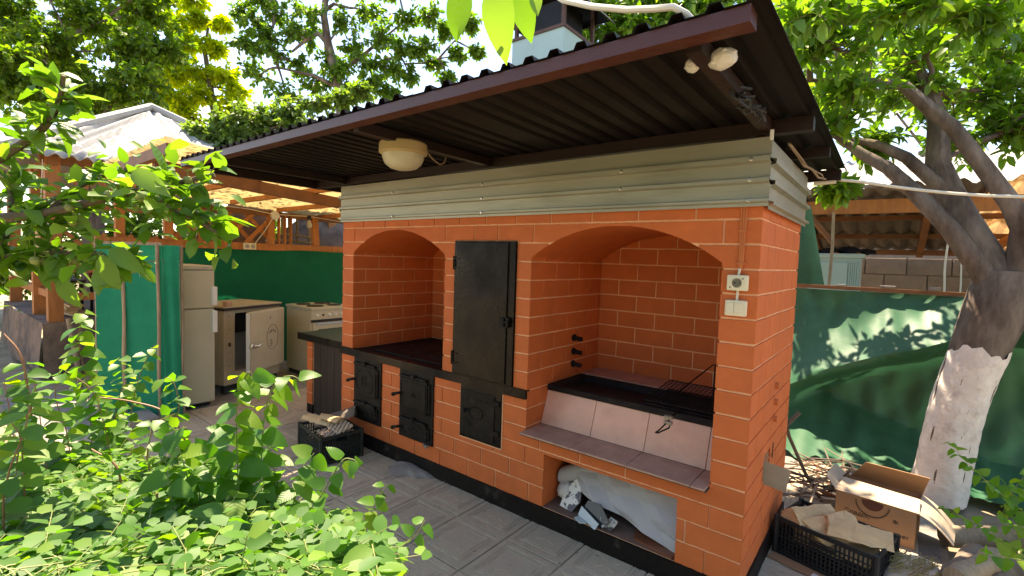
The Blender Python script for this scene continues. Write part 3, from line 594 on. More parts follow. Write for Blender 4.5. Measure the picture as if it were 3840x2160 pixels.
b = MB(); b.tube([(0.03, 0.28, 2.03), (0.045, 0.45, 2.005), (0.05, 0.6, 1.985), (0.06, 0.8, 2.0), (0.07, 1.0, 1.985), (0.08, 1.23, 2.01)], .006, 6); b.tube([(0.035, 0.3, 2.03), (0.06, 0.52, 1.99), (0.045, 0.75, 2.005), (0.085, 1.0, 2.0), (0.07, 1.23, 2.015)], .004, 6)
tag(b.build('loose_wiring', 'wirecolor', smooth=True), 'tangled brown wires running along the side metal band to the junction box', 'wires')
b = MB(); pts = [(0.12, 1.26, 2.01)]+[(0.12+1.9*t, 1.26+.5*t, 2.02-.22*math.sin(math.pi*min(t*1.05, 1))*.6) for t in [i/14 for i in range(1, 15)]]
b.tube(pts, .0085, 8); tag(b.build('overhead_cable', 'cable', smooth=True), 'thick white cable strung from the junction box past the whitewashed tree', 'cable')
b = MB(); b.tube([(-0.62, -0.86, 2.42), (-0.48, -0.9, 2.33), (-0.40, -.93, 2.262), (-0.29, -.94, 2.207), (-0.18, -.95, 2.163), (-0.10, -.95, 2.143), (-0.05, -.95, 2.133), (-0.02, -.94, 2.112), (0.0, -.90, 2.09)], .009, 8)
tag(b.build('roof_cable', 'cable', smooth=True), 'beige hose-like cable lying over the front edge of the canopy', 'cable')
def crumple(name, c, r, m, label, cat, seed, sc=(1, 1, 1)):
    bm = bmesh.new(); bmesh.ops.create_icosphere(bm, subdivisions=3, radius=1); rg = random.Random(seed); K_ = [Vector((rg.uniform(-1, 1), rg.uniform(-1, 1), rg.uniform(-1, 1))).normalized() for _ in range(26)]
    v = []
    for q in bm.verts:
        d = q.co.normalized(); h = min(abs(d.dot(k)-0.35*i/26) for i, k in enumerate(K_)); v.append(Vector(c)+Vector((d.x*sc[0], d.y*sc[1], d.z*sc[2]))*r*(0.75+1.1*h))
    b = MB(); b.add(v, [[x.index for x in f.verts] for f in bm.faces]); bm.free(); return tag(b.build(name, m), label, cat)
crumple('plastic_bag', (0.035, -0.80, 2.035), .05, 'bag', 'crumpled white plastic bag wedged behind the rafter under the canopy', 'bag', 3, (1, .8, .7))
crumple('plastic_bag', (-0.045, -0.80, 2.035), .026, 'bag', 'small scrap of white plastic poking out left of the rafter', 'bag', 5)
wb = thing('cable_bundle', (0.035, -0.45, 1.99), 'dark dusty bundle of wires tied to the end rafter', 'wires')
for k in range(6):
    b = MB(); q = random.Random(k); b.tube([(0.03+q.uniform(-.03, .03), -0.62+.05*i+q.uniform(-.015, .015), 2.005+q.uniform(-.03, .02)) for i in range(7)], .004, 5); b.build('wire', 'darkvoid', wb)
# ---------------------------------------------------------------- chimney
ch = thing('chimney', (-1.47, 0.6, 2.0), 'pale teal chimney stack with black hood above the canopy', 'chimney')
b = MB(); b.box(-1.67, 0.40, 2.0, -1.265, 0.80, 2.935); b.build('stack', 'teal', ch)
b = MB(); b.box(-1.678, 0.392, 2.925, -1.257, 0.808, 2.945); b.build('stack_rim', 'capedge', ch)
for x in (-1.65, -1.28):
    for y in (0.42, 0.78): b = MB(); b.bar((x, y, 2.94), (x, y, 3.17), .022, .022); b.build('post', 'capedge', ch)
b = MB(); b.box(-1.60, 0.47, 2.94, -1.33, 0.73, 3.14); b.build('flue', 'capblack', ch)
hb = MB(); k = 14
for i in range(k):
    t0, t1 = -1+2*i/k, -1+2*(i+1)/k
    P = lambda t: (-1.47+.31*t, 3.09+.20*(1-t*t))
    (xa, za), (xb, zb) = P(t0), P(t1); hb.add([(xa, .33, za), (xb, .33, zb), (xb, .87, zb), (xa, .87, za)], [(0, 1, 2, 3)])
hb.build('hood', 'capblack', ch, solid=.006)
b = MB(); q = [(-1.47+.30*t, 3.085+.195*(1-t*t)) for t in [-1+2*i/14 for i in range(15)]]; b.prism(q, lambda p: (p[0], .80, p[1]), lambda p: (p[0], .806, p[1])); b.build('hood_end', 'capblack', ch)
# ================================================================ things in the brazier niche
gr = thing('grill_basket', (-0.36, 0.40, 0.738), 'black wire grill basket lying on the brazier at its right end', 'grill')
def grid_rack(z, x0, x1, y0, y1, name, tilt=0.0):
    b = MB(); T = lambda x, y: (x, y, z+tilt*(y-y0))
    b.tube([T(x0, y0), T(x1, y0), T(x1, y1), T(x0, y1), T(x0, y0)], .0035, 5)
    k = 17
    for i in range(1, k): x = x0+(x1-x0)*i/k; b.tube([T(x, y0), T(x, y1)], .0019, 4)
    for i in range(1, 14): y = y0+(y1-y0)*i/14; b.tube([T(x0, y), T(x1, y)], .0019, 4)
    return b.build(name, 'soot', gr)
grid_rack(.742, -.56, -.17, .23, .60, 'lower_grid'); grid_rack(.760, -.56, -.17, .23, .60, 'upper_grid', .10)
b = MB(); b.tube([(-.45, .33, .775), (-.325, .60, .925), (-.315, .61, .928), (-.235, .30, .755)], .004, 6); b.build('prop_wire', 'soot', gr)
b = MB(); b.tube([(-.37, .23, .745), (-.375, .15, .735), (-.385, .10, .71)], .005, 6); b.tube([(-.385, .10, .71), (-.41, .065, .675), (-.425, .06, .66), (-.42, .075, .655), (-.375, .098, .685), (-.372, .11, .705)], .004, 6); b.build('handle_wire', 'soot', gr)
for dz in (0, .026):
    b = MB(); b.bbox(-.402, .092, .700+dz, -.362, .116, .716+dz, .004); b.build('wooden_grip', 'pole', gr)
# ================================================================ things in the fuel opening
def sheet(name, fn, m, label, cat, nu=40, nv=24, solid=.002, group=None):
    b = MB(); b.grid(nu, nv, fn); return tag(b.build(name, m, smooth=False, solid=solid), label, cat, group)
def _fold(u, v, s): return .5*math.sin(7*u+3*v+s)+.35*math.sin(13*u-9*v+2*s)+.25*abs(math.sin(9*(u+v)+s))
def _rid(u, v, s): return sum(abs(math.sin(f*u*math.cos(a+s)+f*v*math.sin(a+s)+s*3*a))*w for f, a, w in ((5, .4, 1), (8, 1.3, .7), (13, 2.2, .45), (19, .9, .25)))-1.4
def paper1(u, v):
    x = -.885+.60*u; zl = .215-.11*u**.9; z = .395+(zl-.395)*v; y = .175-.03*u-.115*v*(.7+.3*u)
    c = abs(((u*1.5-v*.9)*1.6+.3) % 1-.5)*2; d = abs(((u*.8+v*1.7)*1.4) % 1-.5)*2
    y += .040*c*(1-.6*u)+.016*d; z += .010*(d-.5)*v
    return (min(x+.015*math.sin(5*v+3*u), -.288), max(y, .045), max(z, .104))
psh = sheet('packing_sheet', paper1, 'paper', 'large crumpled pale grey packing sheet stuffed in the fuel opening', 'sheet')
def paper2(u, v): a = 4.5*v; r = .045+.006*math.sin(5*u); x = -.98+.26*u; return (x-.03, .17+r*math.cos(a)+.05*u, .235+.11*u+r*math.sin(a))
sheet('rolled_paper', paper2, 'paper', 'rolled white paper lying aslant at the left of the fuel opening', 'paper', 10, 20)
crumple('cloth_bundle', (-.965, .15, .165), .075, 'bag', 'dusty beige bundle against the left jamb of the fuel opening', 'bundle', 9, (.9, 1, .8))
crumple('dark_rag', (-.90, .38, .24), .13, 'blackcloth', 'dark rag heap at the back of the fuel opening', 'rag', 12, (1, .8, 1))
crumple('grey_bag', (-.50, .55, .24), .16, 'paper', 'grey stuffed bag behind the packing sheet in the fuel opening', 'bag', 14, (1.5, .8, .9))
_p = np.array(paper1(.2, .26)); _e1 = np.array(paper1(.24, .26))-_p; _e2 = np.array(paper1(.2, .20))-_p; _e1 /= np.linalg.norm(_e1); _e2 -= _e1*(_e1@_e2); _e2 /= np.linalg.norm(_e2); _e3 = np.cross(_e1, _e2)
mt = frame(_p+_e3*.007, _e1, _e2, _e3)
text_mesh('BERN', .030, 'lettering', 'textblack', psh, mt@Matrix.Translation((0, -.03, 0)))
b = MB(); b.X = mt@Matrix.Translation((0, .012, 0)); b.tube([((.004+.0016*a)*math.cos(a), (.004+.0016*a)*math.sin(a), 0) for a in [i*.35 for i in range(34)]][4:], .0028, 5); b.build('swirl', 'textblack', psh)
def shard(poly, o, ex, ey, m, label, t=.008):
    ex = Vector(ex).normalized(); ey = Vector(ey); ey = (ey-ex*ey.dot(ex)).normalized(); ez = ex.cross(ey)
    b = MB(); b.X = frame(o, ex, ey, ez); b.prism(poly, lambda p: (p[0], p[1], 0), lambda p: (p[0], p[1], t)); return tag(b.build('tile_shard', m), label, 'shard')
shard([(0, 0), (.085, -.005), (.11, .06), (.095, .12), (.06, .17), (.03, .16), (.0, .07)], (-.955, .075, .104), (1, -.12, 0), (0, .55, .8), 'shard_white', 'broken white tile with brown scroll pattern leaning in the fuel opening')
shard([(0, 0), (.16, 0), (.19, .05), (.10, .10), (.02, .08)], (-.82, .075, .110), (.95, -.3, -.06), (.1, .35, .9), 'shard_black', 'broken black tile with white swirls leaning on the packing sheet')
shard([(0, 0), (.14, -.01), (.15, .03), (.0, .05)], (-.825, .055, .106), (.9, -.35, -.05), (.1, .4, .9), 'shard_blue', 'long pale blue broken tile propped on edge in the fuel opening', .006)
shard([(0, 0), (.05, -.02), (.075, .0), (.06, .035), (.01, .05)], (-.83, .015, .101), (1, -.1, 0), (.1, 1, .02), 'shard_blue', 'small flat pale blue shard on the floor of the fuel opening', .006)
shard([(0, 0), (.05, -.01), (.06, .05), (.01, .06)], (-.665, .045, .102), (.9, -.2, .1), (.1, .7, .6), 'shard_white', 'small cracked white shard beside the black patterned tile', .006)
b = MB(); v = [(-.50, .03), (-.30, -.005), (-.287, .02), (-.287, .21), (-.33, .23), (-.51, .22), (-.53, .12)]; b.prism(v, lambda p: (p[0], p[1]+.01, .101), lambda p: (p[0], p[1]+.01, .112)); tag(b.build('brown_plate', 'brownplate'), 'dark brown glazed plate on the floor of the fuel opening', 'plate')
shard([(0, 0), (.12, .02), (.13, .07), (.03, .06)], (-.46, .13, .114), (1, -.15, 0), (.1, 1, .1), 'redplate', 'orange red pottery piece lying on the brown plate', .010)
b = MB(); b.grid(10, 8, lambda u, v: (-.36+.075*u, .08+.03*v-.02*u, .17-.055*v-.03*u*v+.008*math.sin(9*u+5*v))); tag(b.build('plastic_scrap', 'shard_blue', solid=.002), 'pale blue plastic scrap under the packing sheet by the right jamb', 'scrap')
# mortar spill at the plinth
b = MB()
def spill(u, v):
    a = 2*math.pi*u; r = .17*v*(1+.22*math.sin(3*a+1)+.12*math.sin(7*a)); return (-2.10+r*math.cos(a), -.045+r*.62*math.sin(a), .003+.034*(1-v*v)*(1+.1*math.sin(5*a)*v))
b.grid(36, 7, spill); tag(b.build('mortar_lump', 'cement', smooth=True), 'low grey lump of spilled mortar against the black plinth', 'mortar')
# ================================================================ crates
def crate(name, o, ang, L_, W_, H_, m, label, cat='crate'):
    T = thing(name, (o[0], o[1], 0.002), label, cat); c, s = math.cos(ang), math.sin(ang)
    X = frame((o[0], o[1], 0.002), (c, s, 0), (-s, c, 0), (0, 0, 1))
    def wall(p0, ex, n_, length, short):
        b = MB(); b.X = X@frame(p0, ex, (0, 0, 1), n_)
        t = .006; b.box(0, H_-.02, -t, length, H_, t); b.box(0, 0, -t, length, .018, t); b.box(0, H_*.48, -t, length, H_*.48+.008, t)
        k = max(6, int(length/.019)); hx = (.38*length, .62*length)
        for i in range(k+1):
            x = .012+(length-.024)*i/k; zt = H_
            if hx[0] < x < hx[1]: zt = H_*.66
            b.box(x-.0035, 0, -t*.6, x+.0035, zt, t*.6)
        for z in (.15, .27, .38, .60, .72): 
            b.box(0, H_*z, -t*.6, length, H_*z+.0045, t*.6)
        b.box(hx[0]-.005, H_*.64, -t, hx[1]+.005, H_*.68, t)
        b.build('side_panel', m, T)
    wall((0, 0, 0), (1, 0, 0), (0, -1, 0), L_, 0); wall((0, W_, 0), (1, 0, 0), (0, -1, 0), L_, 0); wall((0, 0, 0), (0, 1, 0), (1, 0, 0), W_, 1); wall((L_, 0, 0), (0, 1, 0), (1, 0, 0), W_, 1)
    b = MB(); b.X = X; b.box(0.004, .004, 0.0, L_-.004, W_-.004, .008); b.build('base', m, T)
    for x, y in ((0, 0), (L_, 0), (0, W_), (L_, W_)):
        b = MB(); b.X = X; b.tube([(x, y, 0), (x, y, H_+.006)], .014, 8); b.build('corner_post', m, T)
    return X
def chunk(name, X, c, size, ang, tilt, m, label, cat, seed, group=None):       # a split billet: irregular wedge prism
    q = random.Random(seed); L_, W_, H_ = size; b = MB(); b.X = X@Matrix.Translation(c)@Matrix.Rotation(ang, 4, 'Z')@Matrix.Rotation(tilt, 4, 'Y'); k = 7; v = []
    n = 6
    for i in range(k+1):
        x = -L_/2+L_*i/k; a = 1-.25*abs(i/k-.5)*q.random()
        for j, (yy, zz) in enumerate(((-.5, 0), (-.2, .75), (.15, 1), (.5, .35), (.42, -.1), (0, -.25))): v.append((x+(q.uniform(-.02, .02)), yy*W_*a+q.uniform(-.004, .004), zz*H_*a+q.uniform(-.004, .004)))
    fs = []
    for i in range(k):
        for j in range(n): fs.append((i*n+j, i*n+(j+1) % n, i*n+n+(j+1) % n, i*n+n+j))
    b.add(v, fs+[tuple(range(n-1, -1, -1)), tuple(k*n+j for j in range(n))])
    ms = [m, 'barkwood'] if m == 'splitwood' else m
    if m == 'splitwood': b.m = [1 if (i % n) in (4, 5) and i < k*n else 0 for i in range(len(b.f))]
    return tag(b.build(name, ms), label, cat, group)
XA = crate('fruit_crate', (-2.99, -.36), R(-8.5), .40, .30, .20, 'crate_g', 'dark green plastic crate with bark and egg trays before the stove')
I4 = Matrix.Identity(4)
chunk('bark_slab', XA, (.04, .13, .20), (.34, .12, .03), R(12), R(-3), 'splitwood', 'pale slab of split wood sticking out of the green crate', 'firewood', 1)
chunk('bark_slab', XA, (.17, .16, .245), (.20, .10, .02), R(20), R(0), 'splitwood', 'curled yellowish bark piece on top of the green crate', 'firewood', 2)
chunk('bark_slab', XA, (.14, .24, .22), (.26, .15, .05), R(60), R(-18), 'barkwood', 'grey bark slab leaning at the back of the green crate', 'firewood', 3)
et = MB()
def eggf(u, v): return (.30-.13+.20*u, .06+.2*v, .165+.02*math.sin(u*6.28*4)*math.sin(v*6.28*4)+.015*u)
et.X = XA; et.grid(44, 44, eggf); tag(et.build('egg_tray', 'card_in', smooth=True, solid=.003), 'grey moulded egg tray lying in the green crate', 'egg tray')
et = MB(); et.X = XA; et.grid(44, 30, lambda u, v: (.20+.19*u, .12+.12*v, .20+.02*math.sin(u*6.28*4)*math.sin(v*6.28*3)+.03*v)); tag(et.build('egg_tray', 'card_in', smooth=True, solid=.003), 'second egg tray tilted on top of the one in the green crate', 'egg tray')
crumple('dust_bag', (-3.02, .02, .10), .09, 'bag', 'dusty clear plastic bag lying between counter and green crate', 'bag', 21, (1, .8, .9))
XB = crate('fruit_crate', (0.035, .60), R(-14), .43, .30, .19, 'crate', 'black plastic crate full of split firewood at the corner of the stove')
chunk('firewood_billet', XB, (.10, .17, .17), (.30, .13, .06), R(75), R(6), 'splitwood', 'grey-backed firewood billet at the stove end of the black crate', 'firewood', 4)
chunk('firewood_billet', XB, (.19, .14, .18), (.26, .12, .05), R(62), R(-8), 'splitwood', 'pale split billet second from the stove in the black crate', 'firewood', 5)
chunk('firewood_billet', XB, (.27, .12, .15), (.24, .07, .06), R(50), R(-10), 'splitwood', 'narrow rounded stick of firewood across the black crate', 'firewood', 6)
chunk('firewood_billet', XB, (.32, .15, .19), (.27, .19, .045), R(28), R(4), 'splitwood', 'broad pale slab of firewood on top of the black crate', 'firewood', 7)
chunk('firewood_billet', XB, (.22, .15, .08), (.34, .2, .07), R(5), 0, 'splitwood', 'firewood billet at the bottom of the black crate', 'firewood', 8)
b = MB(); b.X = XB; b.box(.0, -.085, .003, .42, -.02, .006); b.cur = 1; b.box(.20, -.075, .0065, .30, -.045, .0072); tag(b.build('cardboard_strip', ['card', 'white_plastic']), 'flat brown cardboard strip with a white label in front of the black crate', 'cardboard')
# cardboard box
bx = thing('cardboard_box', (.45, 1.25, 0), 'open printed cardboard box behind the firewood crate', 'box')
BXM = frame((.25, 1.14, 0), (math.cos(R(-6)), math.sin(R(-6)), 0), (-math.sin(R(-6)), math.cos(R(-6)), 0), (0, 0, 1)); BW, BD, BH = .36, .30, .205
def wallp(name, x0, y0, z0, x1, y1, z1, m='card'): b = MB(); b.X = BXM; b.box(x0, y0, z0, x1, y1, z1); return b.build(name, m, bx)
wf = wallp('front_wall', 0, 0, 0, BW, .004, BH); wallp('back_wall', 0, BD-.004, 0, BW, BD, BH); wallp('side_wall', 0, .004, 0, .004, BD-.004, BH); wallp('side_wall', BW-.004, .004, 0, BW, BD-.004, BH); wallp('base', .004, .004, .002, BW-.004, BD-.004, .006)
def flap(name, pts, m='card_in'):
    b = MB(); b.X = BXM; b.grid(6, 6, lambda u, v: tuple((1-u)*((1-v)*pts[0][k]+v*pts[3][k])+u*((1-v)*pts[1][k]+v*pts[2][k])+(.02*math.sin(math.pi*v) if k == 2 and len(pts) > 4 else 0) for k in range(3))); b.build(name, m, bx, solid=.004)
flap('flap', [(-.01, 0, BH), (BW+.01, 0, BH), (BW+.0, .155, BH+.022), (.01, .155, BH+.030)]); flap('flap', [(0.02, BD, BH), (BW, BD, BH), (BW+.03, BD-.07, BH+.13), (.10, BD-.07, BH+.13)], 'card'); flap('flap', [(BW, 0, BH), (BW, BD, BH), (BW+.15, BD-.02, BH-.12), (BW+.15, .02, BH-.12), 1]); flap('flap', [(0, 0, BH), (0, BD, BH), (-.06, BD-.02, BH+.06), (-.06, .02, BH+.06)])
def boxtxt(s_, size, x, z, m='textblack'): text_mesh(s_, size, 'lettering', m, wf, BXM@frame((x, -.0012, z), (1, 0, 0), (0, 0, 1), (0, -1, 0)))
boxtxt('Сладос', .034, .105, .105); boxtxt('ока.рет', .028, .285, .055); boxtxt('*', .06, .275, .11); boxtxt('рр', .028, .045, .08)
b = MB(); b.X = BXM@frame((.17, -.0012, .185), (1, 0, 0), (0, 0, 1), (0, -1, 0)); b.tube([(.075*math.cos(a), .075*math.sin(a), 0) for a in [math.pi+i*math.pi/20 for i in range(21)]], .0025, 4); b.build('print_ring', 'textblack', wf)
b = MB(); b.X = BXM@frame((.17, -.0008, .185), (1, 0, 0), (0, 0, 1), (0, -1, 0)); b.add([(0, .02, 0)]+[(.05*math.cos(a), .05*math.sin(a)+.01, 0) for a in [math.pi+i*math.pi/12 for i in range(13)]], [(0, i, i+1) for i in range(1, 13)]); b.build('print_disc', 'textred', wf)
# sack with straw, logs, sticks
b = MB(); b.grid(24, 20, lambda u, v: (.47+.24*u, .55+.34*v, .105*max(0, (1-abs(2*u-1)**5)*(1-abs(2*v-1)**5))**.5+.006*math.sin(13*u+7*v)+.002)); sk = b.build('paper_sack', 'sack', smooth=True); tag(sk, 'pale crumpled paper sack of straw beside the black crate', 'sack')
b = MB(); q = random.Random(3)
for i in range(160):
    x, y = .49+.18*q.random(), .55+.22*q.random(); a = q.uniform(-.4, .4)+1.2; l = .06; z = .112+.02*q.random()
    b.bar((x, y, z), (x+l*math.cos(a), y+l*math.sin(a), z+q.uniform(-.012, .01)), .0022, .0022)
b.build('straw', 'straw', sk, kind='stuff')
def logp(name, a, c, r, label, seed, m='barkwood', group=None):
    q = random.Random(seed); a = Vector(a); c = Vector(c); k = 9; pts = [a.lerp(c, i/k)+Vector((q.uniform(-.006, .006), q.uniform(-.006, .006), q.uniform(-.005, .005))) for i in range(k+1)]
    b = MB(); b.tube(pts, [r*q.uniform(.85, 1.08) for _ in pts], 10); return tag(b.build(name, m, smooth=True), label, 'log', group)
logp('log', (.70, .70, .06), (.86, 1.18, .06), .055, 'stubby grey log beside the paper sack', 1)
logp('log', (.82, .72, .06), (.97, 1.15, .07), .060, 'thick grey log next to the stubby one by the sack', 2)
logp('log', (.74, 1.30, .05), (1.10, 1.52, .07), .055, 'weathered log lying at the foot of the whitewashed trunk', 3, 'pole')
logp('log', (.93, 1.05, .05), (1.3, 1.30, .06), .05, 'brown log half under the dark leaves', 4)
logp('log', (.72, .60, .16), (.90, .98, .15), .045, 'short log stacked on top of the grey pair', 6, 'pole')
sp_ = thing('stick_pile', (.12, 1.5, 0), 'pile of dry sticks and prunings behind the stove corner', 'sticks')
q = random.Random(5)
for i in range(46):
    a = q.uniform(0, 6.28); x, y = .10+q.uniform(-.12, .22), 1.50+q.uniform(-.28, .35); l = q.uniform(.12, .3); z = .02+.10*q.random()
    b = MB(); b.tube([(x-l*math.cos(a), y-l*math.sin(a), z), (x, y, z+.03+q.uniform(-.02, .03)), (x+l*math.cos(a), y+l*math.sin(a), z+q.uniform(-.01, .12))], [.006, .0055, .003], 5); b.build('stick', q.choice(('branch', 'barkwood', 'redstem', 'pole')), sp_)
for pts, r in (([(.16, 1.42, .0), (.07, 1.36, .17), (-.02, 1.25, .42), (-.03, 1.22, .48)], .011), ([(-.06, 1.2, .46), (.02, 1.3, .57)], .013), ([(.12, 1.45, .03), (.22, 1.38, .13), (.30, 1.36, .26)], .006)):
    b = MB(); b.tube(pts, r, 7); b.build('stick', 'branch', sp_)
# ================================================================ side counter
ct = thing('side_counter', (-3.42, .35, 0), 'low dark counter with brick leg built against the stove end', 'counter')
b = MB(); b.bbox(-3.865, .095, .690, XL-.012, .72, .735, .004); b.build('countertop', 'darkgreen_top', ct); b = MB(); b.bbox(-3.872, .085, .676, XL-.013, .097, .738, .003); b.build('edge_trim', 'black', ct)
b = MB(); b.box(-3.783, .142, .0, -3.702, .70, .688); b.build('leg_core', 'joint', ct); b = MB(); b.box(-3.789, .138, -.01, -3.696, .704, .078); b.build('leg_plinth', 'plinth', ct)
for k in range(6):
    z0 = .08+.105*k; z1 = min(z0+.105, .688)
    F = lambda s, t, d: (s, .136+d, t); L0 = lambda s, t, d: (-3.789+d, s, t)
    for Ff, a, c in ((F, -3.789, -3.698), (L0, .144, .36), (L0, .368, .60)):
        for poly in mono(a, c, lambda x: z0+G, lambda x: z1-G, []):
            b = MB(); n = len(poly); b.add([Ff(x, z, 0) for x, z in poly]+[Ff(x, z, .007) for x, z in poly], [tuple(range(n))]+[(i, (i+1) % n, n+(i+1) % n, n+i) for i in range(n)]); b.build('brick', 'brick', ct)
for i in range(6):
    x0 = -3.694+i*.1115; b = MB(); b.bbox(x0, .150+.001*(i % 2), .0, x0+.1085, .166, .676, .003); b.build('board', 'darkboard', ct)
b = MB(); b.bbox(-3.06, .140, .40, -3.03, .152, .43, .003); b.build('latch', 'iron', ct)
# ================================================================ outdoor kitchen: appliances in a row facing +x
fr = thing('refrigerator', (-4.84, -.645, 0), 'tall white two-door refrigerator beside the green netting booth', 'refrigerator')
FX, FY0, FY1 = -4.56, -.935, -.355
b = MB(); b.bbox(FX-.57, FY0, .03, FX-.045, FY1, 1.285, .008); b.build('cabinet', 'white_enamel', fr)
b = MB(); b.bbox(FX-.58, FY0-.004, 1.287, FX+.004, FY1+.004, 1.325, .007); b.build('top_panel', 'white_enamel', fr)
b = MB(); b.bbox(FX+.003, FY1-.10, 1.302, FX+.006, FY1-.05, 1.309, .001); b.build('badge', 'grey_liner', fr)
for z0, z1, h0, h1 in ((.932, 1.282, .955, 1.13), (.045, .922, .70, .905)):
    b = MB(); b.bbox(FX-.042, FY0+.002, z0, FX, FY1-.002, z1, .009); d = b.build('door', 'white_enamel', fr)
    b = MB(); b.bbox(FX-.03, FY1-.03, h0, FX+.034, FY1+.012, h1, .008); b.build('handle', 'white_plastic', d)
b = MB(); b.box(FX-.52, FY0+.02, 0, FX-.06, FY1-.02, .032); b.build('base', 'darkvoid', fr)
po = thing('clay_pot', (-4.78, -.70, 1.326), 'small orange clay pot on top of the white refrigerator', 'pot')
b = MB(); b.lathe([(.05, 0), (.065, .03), (.062, .05), (.056, .052), (.05, .01)], 18, (-4.78, -.70, 1.326)); b.build('bowl', 'redplate', po, smooth=True)
b = MB(); b.tube([(-4.70, -.67, 1.333), (-4.68, -.64, 1.345), (-4.66, -.60, 1.362), (-4.66, -.60, 1.333)], .004, 6); tag(b.build('wire_stand', 'white_plastic'), 'white bent wire stand next to the clay pot', 'stand')
# old refrigerator with its door ajar
OA = (-4.84, -.17); e1 = Vector((-.303, .953, 0)).normalized(); e2 = Vector((-e1.y, e1.x, 0)); XO = frame((OA[0], OA[1], 0), e1, e2, (0, 0, 1))
of = thing('old_refrigerator', (-5.2, .05, 0), 'squat yellowed old refrigerator with its round-cornered door ajar', 'refrigerator')
W_, D_ = .70, .60
def lo(name, m, parent, *a, bev=.008): b = MB(); b.X = XO; b.bbox(*a, bev); return b.build(name, m, parent)
lo('side', 'old_enamel', of, 0, .0, .09, .028, D_, .860); lo('side', 'old_enamel', of, W_-.028, 0, .09, W_, D_, .860); lo('back', 'old_enamel', of, .028, D_-.03, .09, W_-.028, D_, .860, bev=.003)
lo('floor_panel', 'old_enamel', of, .028, 0, .09, W_-.028, D_-.03, .215, bev=.003); lo('ceiling_panel', 'old_enamel', of, .028, 0, .825, W_-.028, D_-.03, .860, bev=.003)
lo('front_frame', 'old_enamel', of, .0275, -.002, .205, .125, .03, .842, bev=.004)
lo('liner', 'grey_liner', of, .127, .20, .217, W_-.03, .205, .60, bev=.001); lo('freezer_box', 'darkvoid', of, .127, .12, .60, W_-.10, .205, .823, bev=.003); lo('shelf_floor', 'grey_liner', of, .126, .02, .216, W_-.03, .20, .224, bev=.001)
ctop = lo('worktop', 'old_enamel', of, -.015, -.02, .888, W_+.015, D_+.01, .902, bev=.003); lo('worktop_edge', 'darkboard', of, -.017, -.022, .862, W_+.017, D_, .887, bev=.003)
for k in range(4): lo('vent_slat', 'old_enamel', of, .30, -.006, .105+.024*k, W_-.03, .002, .118+.024*k, bev=.002)
for x, y in ((.05, .05), (W_-.05, .05), (.05, D_-.05), (W_-.05, D_-.05)): lo('foot', 'darkvoid', of, x-.03, y-.03, 0, x+.03, y+.03, .09, bev=.004)
for z in (.28, .42, .66, .80): lo('bolt', 'darkvoid', of, .055, -.005, z, .063, 0, z+.008, bev=.001)
lo('strike_plate', 'chrome', of, .045, -.006, .49, .075, 0, .53, bev=.002)
XD = XO@Matrix.Translation((W_-.004, -.012, 0))@Matrix.Rotation(R(15.5), 4, 'Z')
def ld(name, m, parent, *a, bev=.01): b = MB(); b.X = XD; b.bbox(*a, bev); return b.build(name, m, parent)
dr = ld('door', 'old_enamel', of, -.615, -.055, .212, 0, 0, .850, bev=.016); ld('door_edge', 'white_plastic', dr, -.624, -.045, .225, -.614, -.008, .838, bev=.003)
b = MB(); b.X = XD; b.tube([(-.585, -.055, .50), (-.585, -.085, .50), (-.56, -.098, .50), (-.47, -.088, .512)], [.02, .022, .014, .007], 10); b.bbox(-.64, -.075, .478, -.575, -.055, .525, .006); b.build('handle', 'chrome', dr, smooth=True)
XT = XD@frame((-.235, -.0565, .545), (1, 0, 0), (0, 0, 1), (0, -1, 0))
b = MB(); b.X = XT; b.tube([(.105*math.cos(a), .135*math.sin(a), 0) for a in [i*math.pi/20 for i in range(41)]], .0016, 4); b.build('oval_line', 'textblack', dr)
for i, chh in enumerate('Teddy Gross'):
    a = math.pi*.5+(5-i)*.155
    if chh != ' ': text_mesh(chh, .030, 'letter', 'textblack', dr, XT@Matrix.Translation((.083*math.cos(a), .085*math.sin(a)-.012, 0))@Matrix.Rotation(a-math.pi/2, 4, 'Z'))
text_mesh('6', .04, 'letter', 'textblack', dr, XT@Matrix.Translation((-.04, .215, 0)))
b = MB(); b.X = XT
for k, w_ in enumerate((.022, .03, .03, .024)): b.box(-.045, -.095+.02*k, 0, -.045+w_*1.4, -.088+.02*k, .001)
b.build('print_stripe', 'textblack', dr)
b = MB(); b.X = XO; b.bbox(.03, .0, .902, .10, .06, .95, .008); tag(b.build('small_box', 'tile_dull'), 'little pinkish box on the old refrigerator worktop', 'box')
# electric cooker
ck = thing('electric_cooker', (-5.18, 1.03, 0), 'white electric cooker with four black hotplates and a row of knobs', 'cooker')
CX, CY0, CY1 = -4.855, .775, 1.295
b = MB(); b.bbox(CX-.58, CY0, .05, CX-.02, CY1, .80, .005); b.build('body', 'white_enamel', ck)
b = MB(); b.bbox(CX-.60, CY0-.005, .802, CX+.012, CY1+.005, .835, .006); hb_ = b.build('hob', 'white_enamel', ck)
for x, y, r in ((-.15, .13, .09), (-.15, .38, .075), (-.42, .13, .075), (-.42, .38, .09)):
    b = MB(); b.lathe([(r+.008, .834), (r+.008, .839), (r, .847), (.02, .847), (.018, .845), (.0005, .845)], 28, (CX+x, CY0+y, 0)); b.build('hotplate', 'hob', hb_)
b = MB(); b.bbox(CX-.022, CY0+.002, .69, CX, CY1-.002, .80, .004); pn = b.build('control_panel', 'white_enamel', ck)
